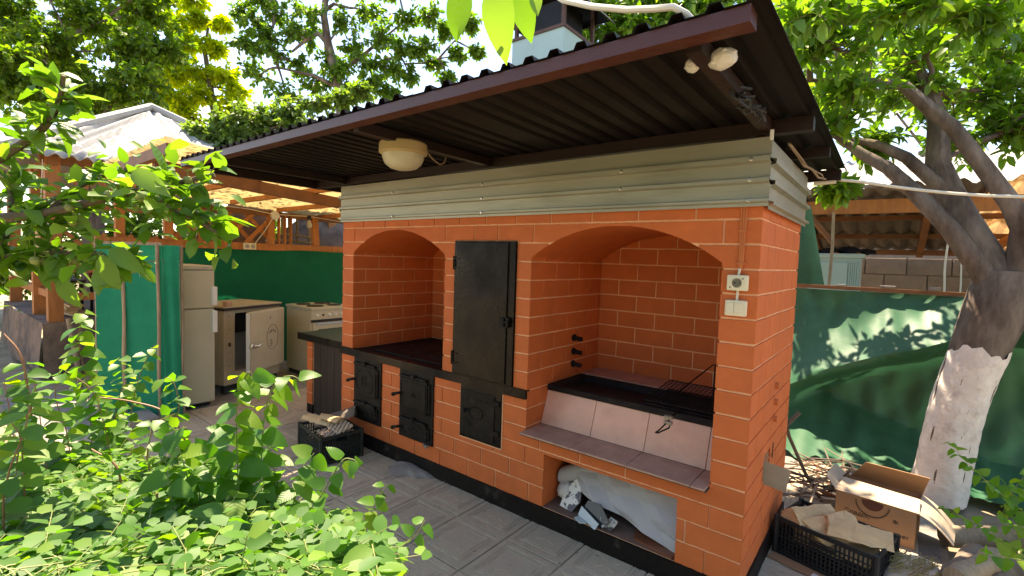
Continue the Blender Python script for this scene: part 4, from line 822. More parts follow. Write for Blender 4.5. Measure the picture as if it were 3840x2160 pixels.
for k in range(6):
    y = CY0+.07+.078*k; b = MB(); b.X = frame((CX, y, .742), (0, 1, 0), (0, 0, 1), (1, 0, 0)); m_ = 'darkvoid' if k == 1 else 'white_plastic'
    b.lathe([(.020, 0), (.019, .006), (.015, .020), (.0005, .021)], 18) if k != 1 else b.lathe([(.014, 0), (.014, .004), (.0005, .004)], 14)
    if k != 1: b.box(-.016, -.004, .02, .016, .004, .028)
    b.build('knob', m_, pn)
    b = MB(); b.X = frame((CX+.0005, y, .778), (0, 1, 0), (0, 0, 1), (1, 0, 0)); b.lathe([(.003, 0), (.003, .001), (.0003, .001)], 8); b.build('dot', 'darkvoid', pn)
b = MB(); b.bbox(CX-.03, CY0+.005, .655, CX-.018, CY1-.005, .688, .002); b.build('gap', 'darkvoid', ck)
b = MB(); b.bbox(CX-.022, CY0+.02, .20, CX+.004, CY1-.02, .655, .006); od = b.build('oven_door', 'white_enamel', ck)
b = MB(); b.bbox(CX+.003, CY0+.08, .30, CX+.007, CY1-.08, .575, .001); b.build('window', 'darkvoid', od)
b = MB(); b.tube([(CX+.03, CY0+.05, .64), (CX+.03, CY1-.05, .64)], .009, 8); b.tube([(CX, CY0+.06, .64), (CX+.03, CY0+.06, .64)], .007, 6); b.build('handle', 'chrome', od)
b = MB(); b.bbox(CX-.022, CY0+.01, .06, CX, CY1-.01, .19, .004); b.build('drawer', 'white_enamel', ck)
b = MB(); b.box(CX-.56, CY0+.02, 0, CX-.05, CY1-.02, .055); b.build('base', 'darkvoid', ck)
# ---------------------------------------------------------------- green wall, rail and lattice behind the appliances
WX = -5.95
kw = thing('kitchen_screen', (WX, .4, 0), 'long bright green tarpaulin wall hung behind the appliances', 'tarpaulin')
pl = [(WX, -.86), (WX, -.2), (WX, .58), (WX+.12, 1.5), (WX+.15, 2.9)]
def wallpt(t):
    t = t*(len(pl)-1); i = min(int(t), len(pl)-2); f_ = t-i; return (pl[i][0]*(1-f_)+pl[i+1][0]*f_, pl[i][1]*(1-f_)+pl[i+1][1]*f_)
b = MB(); b.grid(90, 16, lambda u, v: (wallpt(u)[0]+.012*math.sin(40*u+2*v)+.01*math.sin(7*u-9*v), wallpt(u)[1], .02+1.475*v+.006*math.sin(30*u)*v)); b.build('cloth', 'tarp', kw, smooth=True)
ra = thing('lattice_fence', (WX, .4, 1.5), 'orange stained wooden lattice on a rail above the green tarpaulin', 'lattice')
b = MB(); b.bar((WX+.02, -.95, 1.53), (WX+.02, .60, 1.53), .04, .085); b.build('rail', 'wood', ra); b = MB(); b.bar((WX+.02, .60, 1.53), (WX+.16, 2.9, 1.53), .04, .085); b.build('rail', 'wood', ra)
b = MB(); b.bar((WX+.02, -.95, 1.975), (WX+.02, 2.9, 1.935), .045, .07); b.build('top_rail', 'wood_dark', ra)
for y in (-.32, .80, 1.40, 2.1):
    b = MB(); b.bar((WX+.03+.06*max(0, y-.6), y, 1.57), (WX+.03, y, 1.96), .08, .07, (1, 0, 0)); b.build('post', 'wood', ra)
Y0, Y1 = -.28, .76
for k in range(-2, 7):
    for s_ in (1, -1):
        ya = Y0+k*.26; pts = []
        za, zb = 1.575, 1.945; dy = (zb-za)*.95
        p, q2 = (ya, za), (ya+dy, zb)
        if s_ < 0: p, q2 = (ya+dy, za), (ya, zb)
        def clip(p, q2):
            (y0, z0), (y1, z1) = p, q2
            for lim, sg in ((Y0, 1), (Y1, -1)):
                if sg*(y0-lim) < 0 and sg*(y1-lim) < 0: return None
                if sg*(y0-lim) < 0: t = (lim-y0)/(y1-y0); y0, z0 = lim, z0+t*(z1-z0)
                if sg*(y1-lim) < 0: t = (lim-y0)/(y1-y0); y1, z1 = lim, z0+t*(z1-z0)
            return (y0, z0), (y1, z1)
        c_ = clip(p, q2)
        if c_ and abs(c_[0][0]-c_[1][0]) > .04:
            b = MB(); x = WX+.01+(.022 if s_ > 0 else 0); b.bar((x, c_[0][0], c_[0][1]), (x, c_[1][0], c_[1][1]), .018, .045, (0, 0, 1)); b.build('slat', 'wood', ra)
for y in (.90, .98, 1.06):
    b = MB(); b.bar((WX+.05, y, 1.575), (WX+.05, y, 1.95), .02, .05, (1, 0, 0)); b.build('slat', 'wood', ra)
ds = thing('double_socket', (WX+.06, .53, 1.49), 'cream double power socket screwed to the lattice rail', 'socket')
b = MB(); b.bbox(WX+.041, .46, 1.49, WX+.07, .61, 1.57, .006); b.build('body', 'cream', ds)
for y in (.50, .57):
    b = MB(); b.X = frame((WX+.0705, y, 1.53), (0, 1, 0), (0, 0, 1), (1, 0, 0)); b.lathe([(.026, 0), (.026, .002), (.022, .002), (.021, -.001), (.0005, -.001)], 16); b.build('face_ring', 'grey_liner', ds)
b = MB(); b.tube([(WX+.06, .60, 1.57), (WX+.08, .70, 1.72), (WX+.10, .79, 1.88), (WX+.10, .81, 1.92)], .005, 6); tag(b.build('socket_cable', 'cable'), 'white cable climbing from the double socket to the round box', 'cable')
b = MB(); b.X = frame((WX+.08, .83, 1.935), (0, 1, 0), (0, 0, 1), (1, 0, 0)); b.lathe([(.055, 0), (.055, .03), (.05, .036), (.0005, .037)], 24); tag(b.build('round_junction_box', 'white_plastic'), 'round white junction box fixed under the pergola roof', 'junction box')
b = MB(); b.tube([(WX+.1, .10, 2.0), (WX+.12, .5, 1.985), (WX+.11, .8, 1.95), (WX+.14, 1.1, 1.955), (WX+.13, 1.27, 1.965), (WX+.1, 1.9, 1.92)], .005, 6); tag(b.build('sagging_cable', 'cable'), 'white cable sagging along the top of the lattice', 'cable')
bl = thing('light_bulb', (WX+.14, 1.27, 1.80), 'bare glass bulb in a black holder hanging beside the lattice', 'bulb')
b = MB(); b.lathe([(.018, .115), (.022, .12), (.026, .17), (.01, .175)], 14, (WX+.14, 1.27, 1.80)); b.build('holder', 'darkvoid', bl)
b = MB(); b.lathe([(.0005, 0), (.024, .01), (.036, .04), (.03, .075), (.016, .11), (.015, .12)], 16, (WX+.14, 1.27, 1.80)); b.build('bulb', 'clear', bl, smooth=True)
# rustic rack of sticks behind the lattice, reddish wall panel, grey boulder wall, garden plants
b = MB(); b.box(-6.95, .2, 0, -6.88, 1.30, 2.35); tag(b.build('clay_wall', 'wood_dark'), 'reddish brown boarded wall seen through the lattice', 'wall')
rk = thing('stick_rack', (-6.4, 1.3, 0), 'rustic rack of peeled sticks behind the lattice', 'rack')
for y in (1.05, 1.20, 1.30, 1.42, 1.6): b = MB(); b.tube([(-6.4, y, 0), (-6.4, y+.02, 1.0), (-6.4, y-.01, 1.95)], .018, 7); b.build('stick', 'pole', rk)
for z in (1.62, 1.70): b = MB(); b.tube([(-6.37, .95, z), (-6.37, 1.3, z+.02), (-6.37, 1.65, z-.01)], .016, 7); b.build('stick', 'pole', rk)
b = MB()
def boul(u, v): a = 2*math.pi*u; r = math.sin(math.pi*v); return (-7.2+.5*r*math.cos(a)*(1+.1*math.sin(5*a)), 2.35+.95*r*math.sin(a)*(1+.08*math.sin(3*a)), 1.0+1.12*math.cos(math.pi*v)*-1*(1+.06*math.sin(7*a)*r))
b.grid(20, 12, boul); tag(b.build('boulder', 'concrete', smooth=True), 'big grey boulder behind the lattice fence', 'boulder')
# ---------------------------------------------------------------- pergola roof
pg = thing('pergola', (-4.8, .4, 0), 'low pergola with yellowed corrugated roof sheets over the appliances', 'pergola')
def pz(x, y): return 2.158-.075*(y+.2)+.012*(x+5)
def corr(x0, x1, y0, y1, zf, amp, per, name, m, parent, axis='x', solid=.0015, ny=6):
    n = int((x1-x0 if axis == 'x' else y1-y0)/per*6); b = MB()
    if axis == 'x': b.grid(n, ny, lambda u, v: (x0+(x1-x0)*u, y0+(y1-y0)*v, zf(x0+(x1-x0)*u, y0+(y1-y0)*v)+amp*math.sin(2*math.pi*(x1-x0)*u/per)))
    else: b.grid(ny, n, lambda u, v: (x0+(x1-x0)*u, y0+(y1-y0)*v, zf(x0+(x1-x0)*u, y0+(y1-y0)*v)+amp*math.sin(2*math.pi*(y1-y0)*v/per)))
    return b.build(name, m, parent, smooth=True, solid=solid)
corr(-6.45, -5.0, -1.02, 1.15, lambda x, y: pz(x, y), .014, .076, 'roof_sheet', 'poly', pg); corr(-5.06, -3.55, -1.02, 1.15, lambda x, y: pz(x, y)+.006, .014, .076, 'roof_sheet', 'poly', pg); corr(-6.45, -3.55, 1.1, 2.6, lambda x, y: pz(x, y)+.012, .014, .076, 'roof_sheet', 'poly', pg)
def pgbeam(name, a, c, w, h, m='wood'): q = MB(); q.bar(a, c, w, h); return q.build(name, m, pg)
pgbeam('main_beam', (-4.1, -.95, 2.105), (-4.1, 2.5, 1.862), .07, .10, 'wood_dark')
for y in (-.60, -.17, .37, .94, 1.5): pgbeam('purlin', (-6.0, y, pz(-6, y)-.042), (-3.6, y, pz(-3.6, y)-.042), .045, .05)
pgbeam('edge_beam', (-6.3, -.98, pz(-6.3, -.98)-.06), (-3.62, -.98, pz(-3.6, -.98)-.06), .05, .08, 'wood_dark')
for x, y in ((-6.06, -.72), (-6.06, 2.4), (-3.65, 2.5)): q_ = MB(); q_.box(x-.04, y-.04, 0, x+.04, y+.04, pz(x, y)-.07); q_.build('post', 'wood', pg)
q_ = random.Random(4); b = MB()
for i in range(900):
    x = q_.uniform(-6.4, -3.6); y = q_.uniform(-1.0, 2.4)
    if q_.random() < .5: x = round((x+6.45)/.076)*.076-6.45-.019
    a = q_.uniform(0, 6.3); l = q_.uniform(.015, .05); z = pz(x, y)+.010
    b.add([(x-l*math.cos(a), y-l*math.sin(a), z), (x+l*.4*math.sin(a), y-l*.4*math.cos(a), z+.006), (x+l*math.cos(a), y+l*math.sin(a), z+.004), (x-l*.4*math.sin(a), y+l*.4*math.cos(a), z+.003)], [(0, 1, 2, 3)])
b.build('leaf_litter', 'barkwood', pg, kind='stuff')
# ---------------------------------------------------------------- green netting booth
bo = thing('netting_booth', (-4.55, -.9, 0), 'narrow booth of green netting on weathered sticks', 'booth')
A_, B_, C_, D2 = (-4.83, -1.16), (-4.415, -.80), (-4.35, -.70), (-5.3, -.55)
def cl(a, c, name='netting', z1=1.50, m='screen', n_=16): b = MB(); b.grid(n_, 10, lambda u, v: (a[0]+(c[0]-a[0])*u+.008*math.sin(9*u+4*v), a[1]+(c[1]-a[1])*u-.008*math.sin(11*u+3*v), .03+(z1-.03)*v)); return b.build(name, m, bo, smooth=True)
cl(A_, B_); cl(B_, C_); cl(A_, D2)
def stick(p, z0, z1, r=.014): b = MB(); b.tube([(p[0]+.004*math.sin(7*i), p[1]+.004*math.cos(5*i), z0+(z1-z0)*i/8) for i in range(9)], [r*random.uniform(.85, 1.1) for _ in range(9)], 7); b.build('pole', 'pole', bo)
L2 = lambda a, c, t: (a[0]*(1-t)+c[0]*t, a[1]*(1-t)+c[1]*t)
p1 = L2(A_, B_, .42); p2 = L2(A_, B_, .94); off = (.010, -.014)
stick((p1[0]+off[0], p1[1]+off[1]), 0, 1.50); stick((p2[0]+off[0], p2[1]+off[1]), 0, 1.50); stick((A_[0]-.01, A_[1]), 0, 1.5); stick((C_[0]-.02, C_[1]+.02), 0, 1.5)
b = MB(); b.bar((A_[0]+.01, A_[1]-.014, 1.505), (B_[0]+.01, B_[1]-.014, 1.508), .016, .024); b.build('top_stick', 'pole', bo)
b = MB(); b.bbox(-4.50, -1.10, -.02, -4.18, -.90, .10, .01); tag(b.build('concrete_kerb', 'cement'), 'low grey concrete block at the foot of the netting booth', 'kerb')
# ---------------------------------------------------------------- gazebo
gb = thing('gazebo', (-8.3, .2, 0), 'orange wooden gazebo on a rough concrete base with white corrugated hip roof', 'gazebo')
GX, GY = -7.0, -1.10
b = MB(); nn = 26
def basef(u, v): return (GX+.10-3.2*u, GY-.12+.03*math.sin(9*u)+.05*(1-v)*-1, .6*v)
b.grid(nn, 5, basef); b.add([(GX+.10, GY-.12, 0), (GX+.10, 2.6, 0), (GX+.10, 2.6, .6), (GX+.10, GY-.12, .6), (GX-3.1, GY-.12, .6), (GX-3.1, 2.6, .6)], [(0, 1, 2, 3), (3, 2, 5, 4)]); b.build('base', 'concrete', gb)
posts = [(GX, GY), (GX-.92, GY), (GX-2.9, GY), (GX, .5), (GX, 2.3), (GX-2.9, 2.3)]
for x, y in posts: b = MB(); b.box(x-.065, y-.065, .6, x+.065, y+.065, 2.45); b.build('post', 'wood', gb)
def gbar(name, a, c, w, h, m='wood'): b = MB(); b.bar(a, c, w, h); b.build(name, m, gb)
for z in (.90, 1.22):
    gbar('rail', (GX-.065, GY, z), (GX-.855, GY, z), .05, .085); gbar('rail', (GX-.985, GY, z), (GX-2.84, GY, z), .05, .085); gbar('rail', (GX, GY+.065, z-.02), (GX, .435, z-.02), .05, .085); gbar('rail', (GX, .565, z), (GX, 2.24, z), .05, .085)
gbar('top_plate', (GX+.1, GY, 2.40), (GX-3.0, GY, 2.40), .08, .10, 'wood_dark'); gbar('top_plate', (GX, GY-.1, 2.42), (GX, 2.4, 2.42), .08, .10, 'wood_dark')
for k in range(5):
    y0 = GY+.1+k*.26
    gbar('slat', (GX+.01, y0, 1.26), (GX+.01, min(y0+.36, .43), 1.26+min(.36, .43-y0)), .018, .045); gbar('slat', (GX-.012, min(y0+.36, .43), 1.26), (GX-.012, y0, 1.26+min(.36, .43-y0)), .018, .045)
for k in range(4):
    x0 = GX-.12-k*.2
    gbar('slat', (x0, GY+.01, 1.26), (max(x0-.3, GX-.85), GY+.01, 1.26+min(.3, x0-GX+.85)), .018, .045)
for k in range(6):
    y0 = GY+.1+k*.26
    gbar('slat', (GX+.01, y0, 1.95), (GX+.01, min(y0+.34, .43), 1.95+min(.34, .43-y0)), .018, .045); gbar('slat', (GX-.012, min(y0+.34, .43), 1.95), (GX-.012, y0, 1.95+min(.34, .43-y0)), .018, .045)
gbar('rail', (GX, GY+.065, 1.93), (GX, .435, 1.93), .05, .06)
AP = (-8.55, .25, 3.56); EZ = 2.42; ex0, ex1, ey0, ey1 = -10.4, -6.62, -1.55, 2.2
def slope(c0, c1, name):
    c0 = Vector(c0); c1 = Vector(c1); ap = Vector(AP); ln = (c1-c0).length; n = int(ln/.13*6); nr = (c1-c0).cross(ap-c0).normalized()
    if nr.z < 0: nr = -nr
    mid = (c0+c1)/2; t_ = (ap-c0).dot((c1-c0).normalized())/ln; base = c0.lerp(c1, t_); b = MB(); rows = 12; v = []; f = []
    idx = {}
    for j in range(rows+1):
        h = j/rows; lo_ = t_*h; hi_ = 1-(1-t_)*h
        for i in range(n+1):
            s_ = lo_+(hi_-lo_)*i/n; p = c0.lerp(c1, s_)+(ap-base)*h+nr*(.028*math.sin(2*math.pi*s_*ln/.13)); v.append(p)
    for j in range(rows):
        for i in range(n): f.append((j*(n+1)+i, j*(n+1)+i+1, (j+1)*(n+1)+i+1, (j+1)*(n+1)+i))
    b.add(v, f); b.build(name, 'slate', gb, smooth=True, solid=.006)
slope((ex0, ey0, EZ), (ex1, ey0, EZ), 'roof_slope'); slope((ex1, ey0, EZ), (ex1, ey1, EZ), 'roof_slope'); slope((ex1, ey1, EZ), (ex0, ey1, EZ), 'roof_slope'); slope((ex0, ey1, EZ), (ex0, ey0, EZ), 'roof_slope')
for c in ((ex0, ey0), (ex1, ey0), (ex1, ey1), (ex0, ey1)):
    b = MB(); d = Vector(AP)-Vector((c[0], c[1], EZ)); b.tube([Vector((c[0], c[1], EZ+.03)), Vector(AP)+Vector((0, 0, .04))], .055, 8); b.build('ridge_cap', 'slate', gb)
b = MB(); b.lathe([(.10, 0), (.10, .05), (.03, .07), (.0, .1)], 12, (AP[0], AP[1], AP[2])); b.build('finial', 'slate', gb)
# clutter inside the gazebo
gc = thing('folding_chair', (-7.75, -.35, .6), 'dark red and black folding chair inside the gazebo', 'chair')
b = MB(); b.bbox(-7.98, -.62, .98, -7.5, -.12, 1.03, .015); b.build('seat', 'blackcloth', gc); b = MB(); b.X = frame((-7.98, -.62, 1.03), (.0, 1, 0), (-.2, 0, .98), (1, 0, .2)); b.bbox(0, 0, 0, .5, .45, .03, .012); b.build('backrest', 'redcloth', gc)
for x, y in ((-7.95, -.6), (-7.95, -.14), (-7.52, -.6), (-7.52, -.14)): b = MB(); b.bar((x, y, .6), (x, y, .98), .03, .03); b.build('leg', 'darkvoid', gc)
tb = thing('gazebo_table', (-8.2, -.75, .6), 'dark table with glass dishes inside the gazebo', 'table')
b = MB(); b.bbox(-8.7, -.98, 1.0, -7.7, -.7, 1.03, .006); b.build('tabletop', 'darkboard', tb)
for x in (-8.6, -7.8):
    for y in (-.95, -.73): b = MB(); b.box(x-.02, y-.02, .6, x+.02, y+.02, 1.0); b.build('leg', 'darkboard', tb)
for i, (x, y) in enumerate(((-8.35, -.85), (-8.0, -.84))): b = MB(); b.lathe([(.04, 0), (.08, .03), (.085, .06), (.08, .055), (.04, .01)], 16, (x, y, 1.03)); tag(b.build('glass_bowl', 'clear'), ('shallow glass bowl at the far end of the gazebo table', 'shallow glass bowl at the near end of the gazebo table')[i], 'bowl')
fw = thing('plank_stack', (-7.6, -.85, .6), 'stack of pale planks on the gazebo floor', 'planks')
for i in range(5): b = MB(); b.X = Matrix.Translation((-7.62, -.86, .615+.028*i))@Matrix.Rotation(random.uniform(-.2, .2), 4, 'Z'); b.box(-.35, -.07, 0, .35, .07, .024); b.build('plank', 'splitwood', fw)
wm = thing('driftwood_mobile', (-6.75, -1.3, 1.2), 'hanging mobile of bleached driftwood pieces by the gazebo post', 'ornament')
q = random.Random(8)
for i in range(7):
    x, y, z = -6.72-.08*i, -1.26+.01*i, 1.25+.12*(i % 4); b = MB(); b.tube([(x, y, z), (x+q.uniform(-.02, .02), y, z+.1), (x+q.uniform(-.03, .03), y, z+.2)], .018, 7); b.build('driftwood', 'splitwood', wm)
b = MB(); b.tube([(-6.66, -1.26, 1.30), (-6.9, -1.25, 1.27), (-7.3, -1.24, 1.32)], .02, 7); b.build('driftwood', 'splitwood', wm); b = MB(); b.tube([(-6.8, -1.25, 1.3), (-6.8, -1.2, 2.38)], .004, 5); b.build('string', 'cable', wm)
b = MB(); b.tube([(-6.1, -1.05, .0), (-6.14, -1.08, .35), (-6.2, -1.12, .72)], .022, 7); tag(b.build('leaning_stick', 'pole'), 'thick grey stick leaning on the concrete base beside the booth', 'stick')
# ================================================================ right-hand side: tarpaulin fence, neighbour's shed
tf = thing('tarpaulin_fence', (.6, 2.75, 0), 'deep green tarpaulin fence with sagging folds behind the whitewashed tree', 'fence')
def tfp(u, v):
    x = -.75+3.6*u; zb = min(.50+.50*(x+.22), 1.12)+.02*math.sin(5*x); zf = max(.06, .46-.30*(x+.2))
    if v < .5: t = v/.5; z = 1.30+(zb-1.30)*t; y = 2.78-.34*t**1.7+.02*math.sin(3*x+4*t)
    else:
        t = (v-.5)/.5; z = zb*(1-t); w = min(1, t*zb/.22); y = 2.44+.42*w*w*(3-2*w)
    fl = (zf-z)/zf if z < zf else 0
    y -= .75*fl**1.25; y += .035*math.sin(34*x+3*z)*fl
    y += .012*math.sin(9*x+7*z)+.010*math.sin(23*x-11*z)+.006*math.sin(41*x+5*z)
    return (x+.02*math.sin(8*z+3*x), y, max(z+(.02*math.sin(31*x)+.02)*fl, .012))
b = MB(); b.grid(150, 60, tfp); b.build('tarpaulin', 'tarp_dark', tf, smooth=True)
b = MB(); b.bar((-.8, 2.79, 1.327), (2.9, 2.79, 1.305), .035, .03); b.build('top_rail', 'wood_dark', tf)
for x in (-.55, 1.1, 2.7): b = MB(); b.bar((x, 2.98, 0), (x, 2.98, 1.31), .05, .05); b.build('post', 'pole', tf)
for k in range(5): b = MB(); x = .05+k*.3; b.bbox(x, 2.77, 1.342, x+.07+.03*(k % 2), 2.80, 1.352+.006*(k % 3), .003); tag(b.build('mortar_crumb', 'cement'), 'pale crumb of mortar on the tarpaulin fence rail', 'crumb', 'crumbs on the fence rail')
b = MB(); b.grid(10, 14, lambda u, v: (-.50+.30*u*(1-v*.25)+.22*v*u, 3.0+.05*math.sin(6*u), 2.05-.72*v)); tag(b.build('hanging_tarp', 'tarp_dark', smooth=True), 'dark green cloth hanging in a triangle between stove and shed', 'tarpaulin')
sh_ = thing('neighbour_shed', (.8, 4.4, 0), 'open shed with dark slate roof on brown beams beyond the fence', 'shed')
def sb(name, a, c, w, h, m='wood_dark'): b = MB(); b.bar(a, c, w, h); b.build(name, m, sh_)
sb('front_beam', (-1.2, 3.5, 2.085), (4.2, 3.5, 2.055), .06, .125, 'wood'); sb('purlin', (-1.2, 4.05, 2.02), (4.2, 4.05, 2.0), .05, .05); sb('purlin', (-1.2, 4.6, 1.86), (4.2, 4.6, 1.85), .05, .05); sb('rear_beam', (-1.2, 5.05, 1.70), (4.2, 5.05, 1.69), .05, .06)
for x in (-.35, .65, 1.75, 2.9): sb('rafter', (x, 3.42, 2.17), (x, 5.2, 1.69), .06, .09)
sb('brace', (-.30, 3.5, 2.05), (-.05, 3.6, 1.72), .05, .04); sb('brace', (1.45, 4.2, 2.0), (1.10, 4.9, 1.62), .06, .06, 'wood')
corr(-1.3, 1.02, 3.32, 5.25, lambda x, y: 2.245-.268*(y-3.32), .026, .15, 'roof_sheet', 'slate_dark', sh_, solid=.006); corr(1.0, 4.3, 3.32, 5.25, lambda x, y: 2.25-.268*(y-3.32), .026, .15, 'roof_sheet', 'poly2', sh_, solid=.003)
for x in (-1.1, 1.6, 4.0): b = MB(); b.box(x-.05, 3.46, 0, x+.05, 3.54, 2.0); b.build('post', 'wood', sh_)
bw = thing('block_wall', (1.0, 5.4, 0), 'dusty brown cinder block wall behind the shed', 'wall')
b = MB(); b.box(-1.5, 5.405, 0, 4.5, 5.58, 1.64); b.build('mortar', 'blockj', bw)
for k in range(5):
    z0 = 1.64-.205*(k+1)
    for i in range(15):
        x0 = -1.5+.41*i+(.2 if k % 2 else 0)
        if x0 > 4.2: continue
        b = MB(); b.bbox(x0+.004, 5.39+random.uniform(-.003, .003), z0+.005, x0+.402, 5.45, z0+.200, .006); b.build('block', 'block', bw)
tcab = thing('teal_cabinet', (.0, 4.05, 0), 'old teal painted cabinet standing under the shed roof', 'cabinet')
b = MB(); b.box(-.30, 3.95, 0, .155, 4.3, 1.60); b.build('carcass', 'teal', tcab); b = MB(); b.bbox(-.33, 3.92, 1.60, .185, 4.33, 1.645, .01); b.build('cornice', 'teal', tcab); b = MB(); b.bbox(-.27, 3.935, .1, .05, 3.952, 1.55, .006); b.build('door', 'teal', tcab)
for i in range(5): b = MB(); b.bbox(.058+.018*i, 3.937, .1, .070+.018*i, 3.952, 1.56, .003); b.build('flute', 'teal', tcab)
b = MB(); b.grid(14, 8, lambda u, v: (-.28+.55*u, 3.96+.32*v, 1.66+.05*math.sin(3*u)*math.sin(3.1*v)+.02*math.sin(17*u+9*v))); tag(b.build('junk_sack', 'blackcloth', smooth=True, solid=.004), 'dark rumpled sack lying on top of the teal cabinet', 'sack')
b = MB(); b.tube([(-.06, 3.45, 1.30), (-.055, 3.45, 1.7), (-.065, 3.45, 2.03)], .014, 7); tag(b.build('thin_pole', 'pole'), 'thin weathered pole standing in front of the teal cabinet', 'pole')
for i, x in enumerate((.78, .88)): b = MB(); b.tube([(x+.006*math.sin(.9*k+i), 3.42, 2.02-.72*k/8) for k in range(9)], .008-.002*i, 6); tag(b.build('hanging_rope', 'cable'), ('white rope hanging straight from the shed beam', 'thin pale rope dangling beside the white one')[i], 'rope')
wr = thing('far_roof', (2.2, 8.2, 0), 'white corrugated slate roof of a house beyond the shed', 'roof')
corr(-1.5, 9, 6.6, 9.5, lambda x, y: 2.55+.36*(y-6.6), .028, .15, 'roof_sheet', 'slate', wr, solid=.006)
b = MB(); b.box(-1.3, 6.9, 0, 8.8, 9.3, 2.5); b.build('wall', 'block', wr)
# ================================================================ vegetation helpers
def unit(a): return a/np.maximum(np.linalg.norm(a, axis=-1, keepdims=True), 1e-9)
def leaf_arrays(P, D, N_, L_, W_, droop=.15, fold=.12):
    S = unit(np.cross(D, N_)); N2_ = unit(np.cross(S, D)); n = len(P); L_ = np.asarray(L_).reshape(-1, 1)*np.ones((n, 1)); W_ = np.asarray(W_).reshape(-1, 1)*np.ones((n, 1))
    base = P; mid = P+D*L_*.5+N2_*L_*.03; tip = P+D*L_-N2_*L_*droop
    l = P+D*L_*.32+S*W_*.5+N2_*L_*fold; r = P+D*L_*.32-S*W_*.5+N2_*L_*fold
    l2 = P+D*L_*.72+S*W_*.40+N2_*L_*(fold*.6-droop*.5); r2 = P+D*L_*.72-S*W_*.40+N2_*L_*(fold*.6-droop*.5)
    V = np.stack([base, l, mid, r, l2, r2, tip], 1).reshape(-1, 3)
    F = np.array([[0, 2, 1, -1], [0, 3, 2, -1], [1, 2, 6, 4], [2, 3, 5, 6]]); return V, F
def leaf_mesh(name, m, parent, P, D, N_, L_, W_, kind=None, droop=.15, fold=.12, org=None):
    V, F = leaf_arrays(P, D, N_, L_, W_, droop, fold); n = len(P)
    Lo = np.array(ORG[parent.name] if parent is not None else org); V = V-Lo
    me = bpy.data.meshes.new(name); me.vertices.add(len(V)); me.vertices.foreach_set('co', V.ravel())
    tri = np.array([0, 2, 1, 0, 3, 2, 1, 2, 6, 4, 2, 3, 5, 6]); st = np.array([0, 3, 6, 10]); ct_ = np.array([3, 3, 4, 4])
    loops = (tri[None, :]+7*np.arange(n)[:, None]).ravel(); starts = (st[None, :]+14*np.arange(n)[:, None]).ravel()
    me.loops.add(len(loops)); me.loops.foreach_set('vertex_index', loops.astype(np.int32)); me.polygons.add(len(starts)); me.polygons.foreach_set('loop_start', starts.astype(np.int32)); me.polygons.foreach_set('loop_total', np.tile(ct_, n).astype(np.int32))
    me.update(calc_edges=True); me.validate()
    at = me.attributes.new('rnd', 'FLOAT', 'POINT'); at.data.foreach_set('value', np.repeat(rng.random(n), 7).astype(np.float32))
    me.materials.append(M[m]); o = bpy.data.objects.new(name, me); col.objects.link(o)
    if parent is not None: o.parent = parent; ORG[o.name] = ORG[parent.name]
    else: o.location = Lo; ORG[o.name] = Vector(Lo)
    if kind: o['kind'] = kind
    return o
def crown_leaves(clumps, twigs, per, size, aspect, seed, flat=.8, wood=None, droopy=.35, tw_r=.006):
    g = np.random.default_rng(seed); PP, DD, NN, LL = [], [], [], []
    for c, r in clumps:
        c = np.array(c)
        for t in range(twigs):
            d = unit(g.normal(size=3)*np.array([1, 1, .8])); s0 = c+unit(g.normal(size=3))*r*.12*g.random(); ln = r*(.55+.55*g.random()); e = s0+d*np.array([1, 1, flat])*ln; mdl = (s0+e)/2+np.array([0, 0, .12*r*g.random()])
            ts = np.sort(.18+.82*g.random(per)); k = ts[:, None]; p = (1-k)**2*s0+2*k*(1-k)*mdl+k*k*e
            if wood is not None: wood.tube([s0, (s0+2*mdl+e)/4, e], [tw_r, tw_r*.7, tw_r*.35], 4, cap=False)
            dd = unit(d*.45+g.normal(size=(per, 3))*.75+np.array([0, 0, -droopy])); nn = unit(np.array([0, 0, 1.0])+g.normal(size=(per, 3))*.45)
            PP.append(p+dd*.01); DD.append(dd); NN.append(nn); LL.append(size*(.65+.6*g.random(per)))
    P = np.concatenate(PP); L_ = np.concatenate(LL); return P, np.concatenate(DD), np.concatenate(NN), L_, L_*aspect
def tree(name, label, trunk, limbs, clumps, m, twigs, per, size, aspect, seed, flat=.8, bark='bark', group=None, droopy=.35, link=True, whitewash=None):
    T = thing(name, tuple(trunk[0][:3]), label, 'tree', group); b = MB()
    b.tube([t[:3] for t in trunk], [t[3] for t in trunk], 12); g = random.Random(seed)
    for lb in limbs: b.tube([t[:3] for t in lb], [t[3] for t in lb], 9)
    nodes = [Vector(t[:3]) for lb in ([trunk[1:]]+limbs) for t in lb]
    if link:
        for c, r in clumps:
            c = Vector(c); nb = min(nodes, key=lambda p: (p-c).length+max(0, p.z-c.z)*1.0); md = nb.lerp(c, .5)+Vector((g.uniform(-.1, .1), g.uniform(-.1, .1), g.uniform(0, .12)))*r
            rr = min(.045, .012+.012*r); b.tube([nb, nb.lerp(md, .5)+Vector((0, 0, .03*r)), md, c], [rr*1.5, rr*1.2, rr, rr*.55], 6); nodes.append(md)
    b.build('trunk', bark, T, smooth=True)
    wd = MB(); P, D, N_, L_, W_ = crown_leaves(clumps, twigs, per, size, aspect, seed, flat, wd, droopy, tw_r=max(.004, size*.06))
    cr = leaf_mesh('crown', m, T, P, D, N_, L_, W_); wd.build('twigs', 'branch', cr, kind='stuff'); return T
def pc(px, py, d, r): return (tuple(atd(px, py, d)), r)
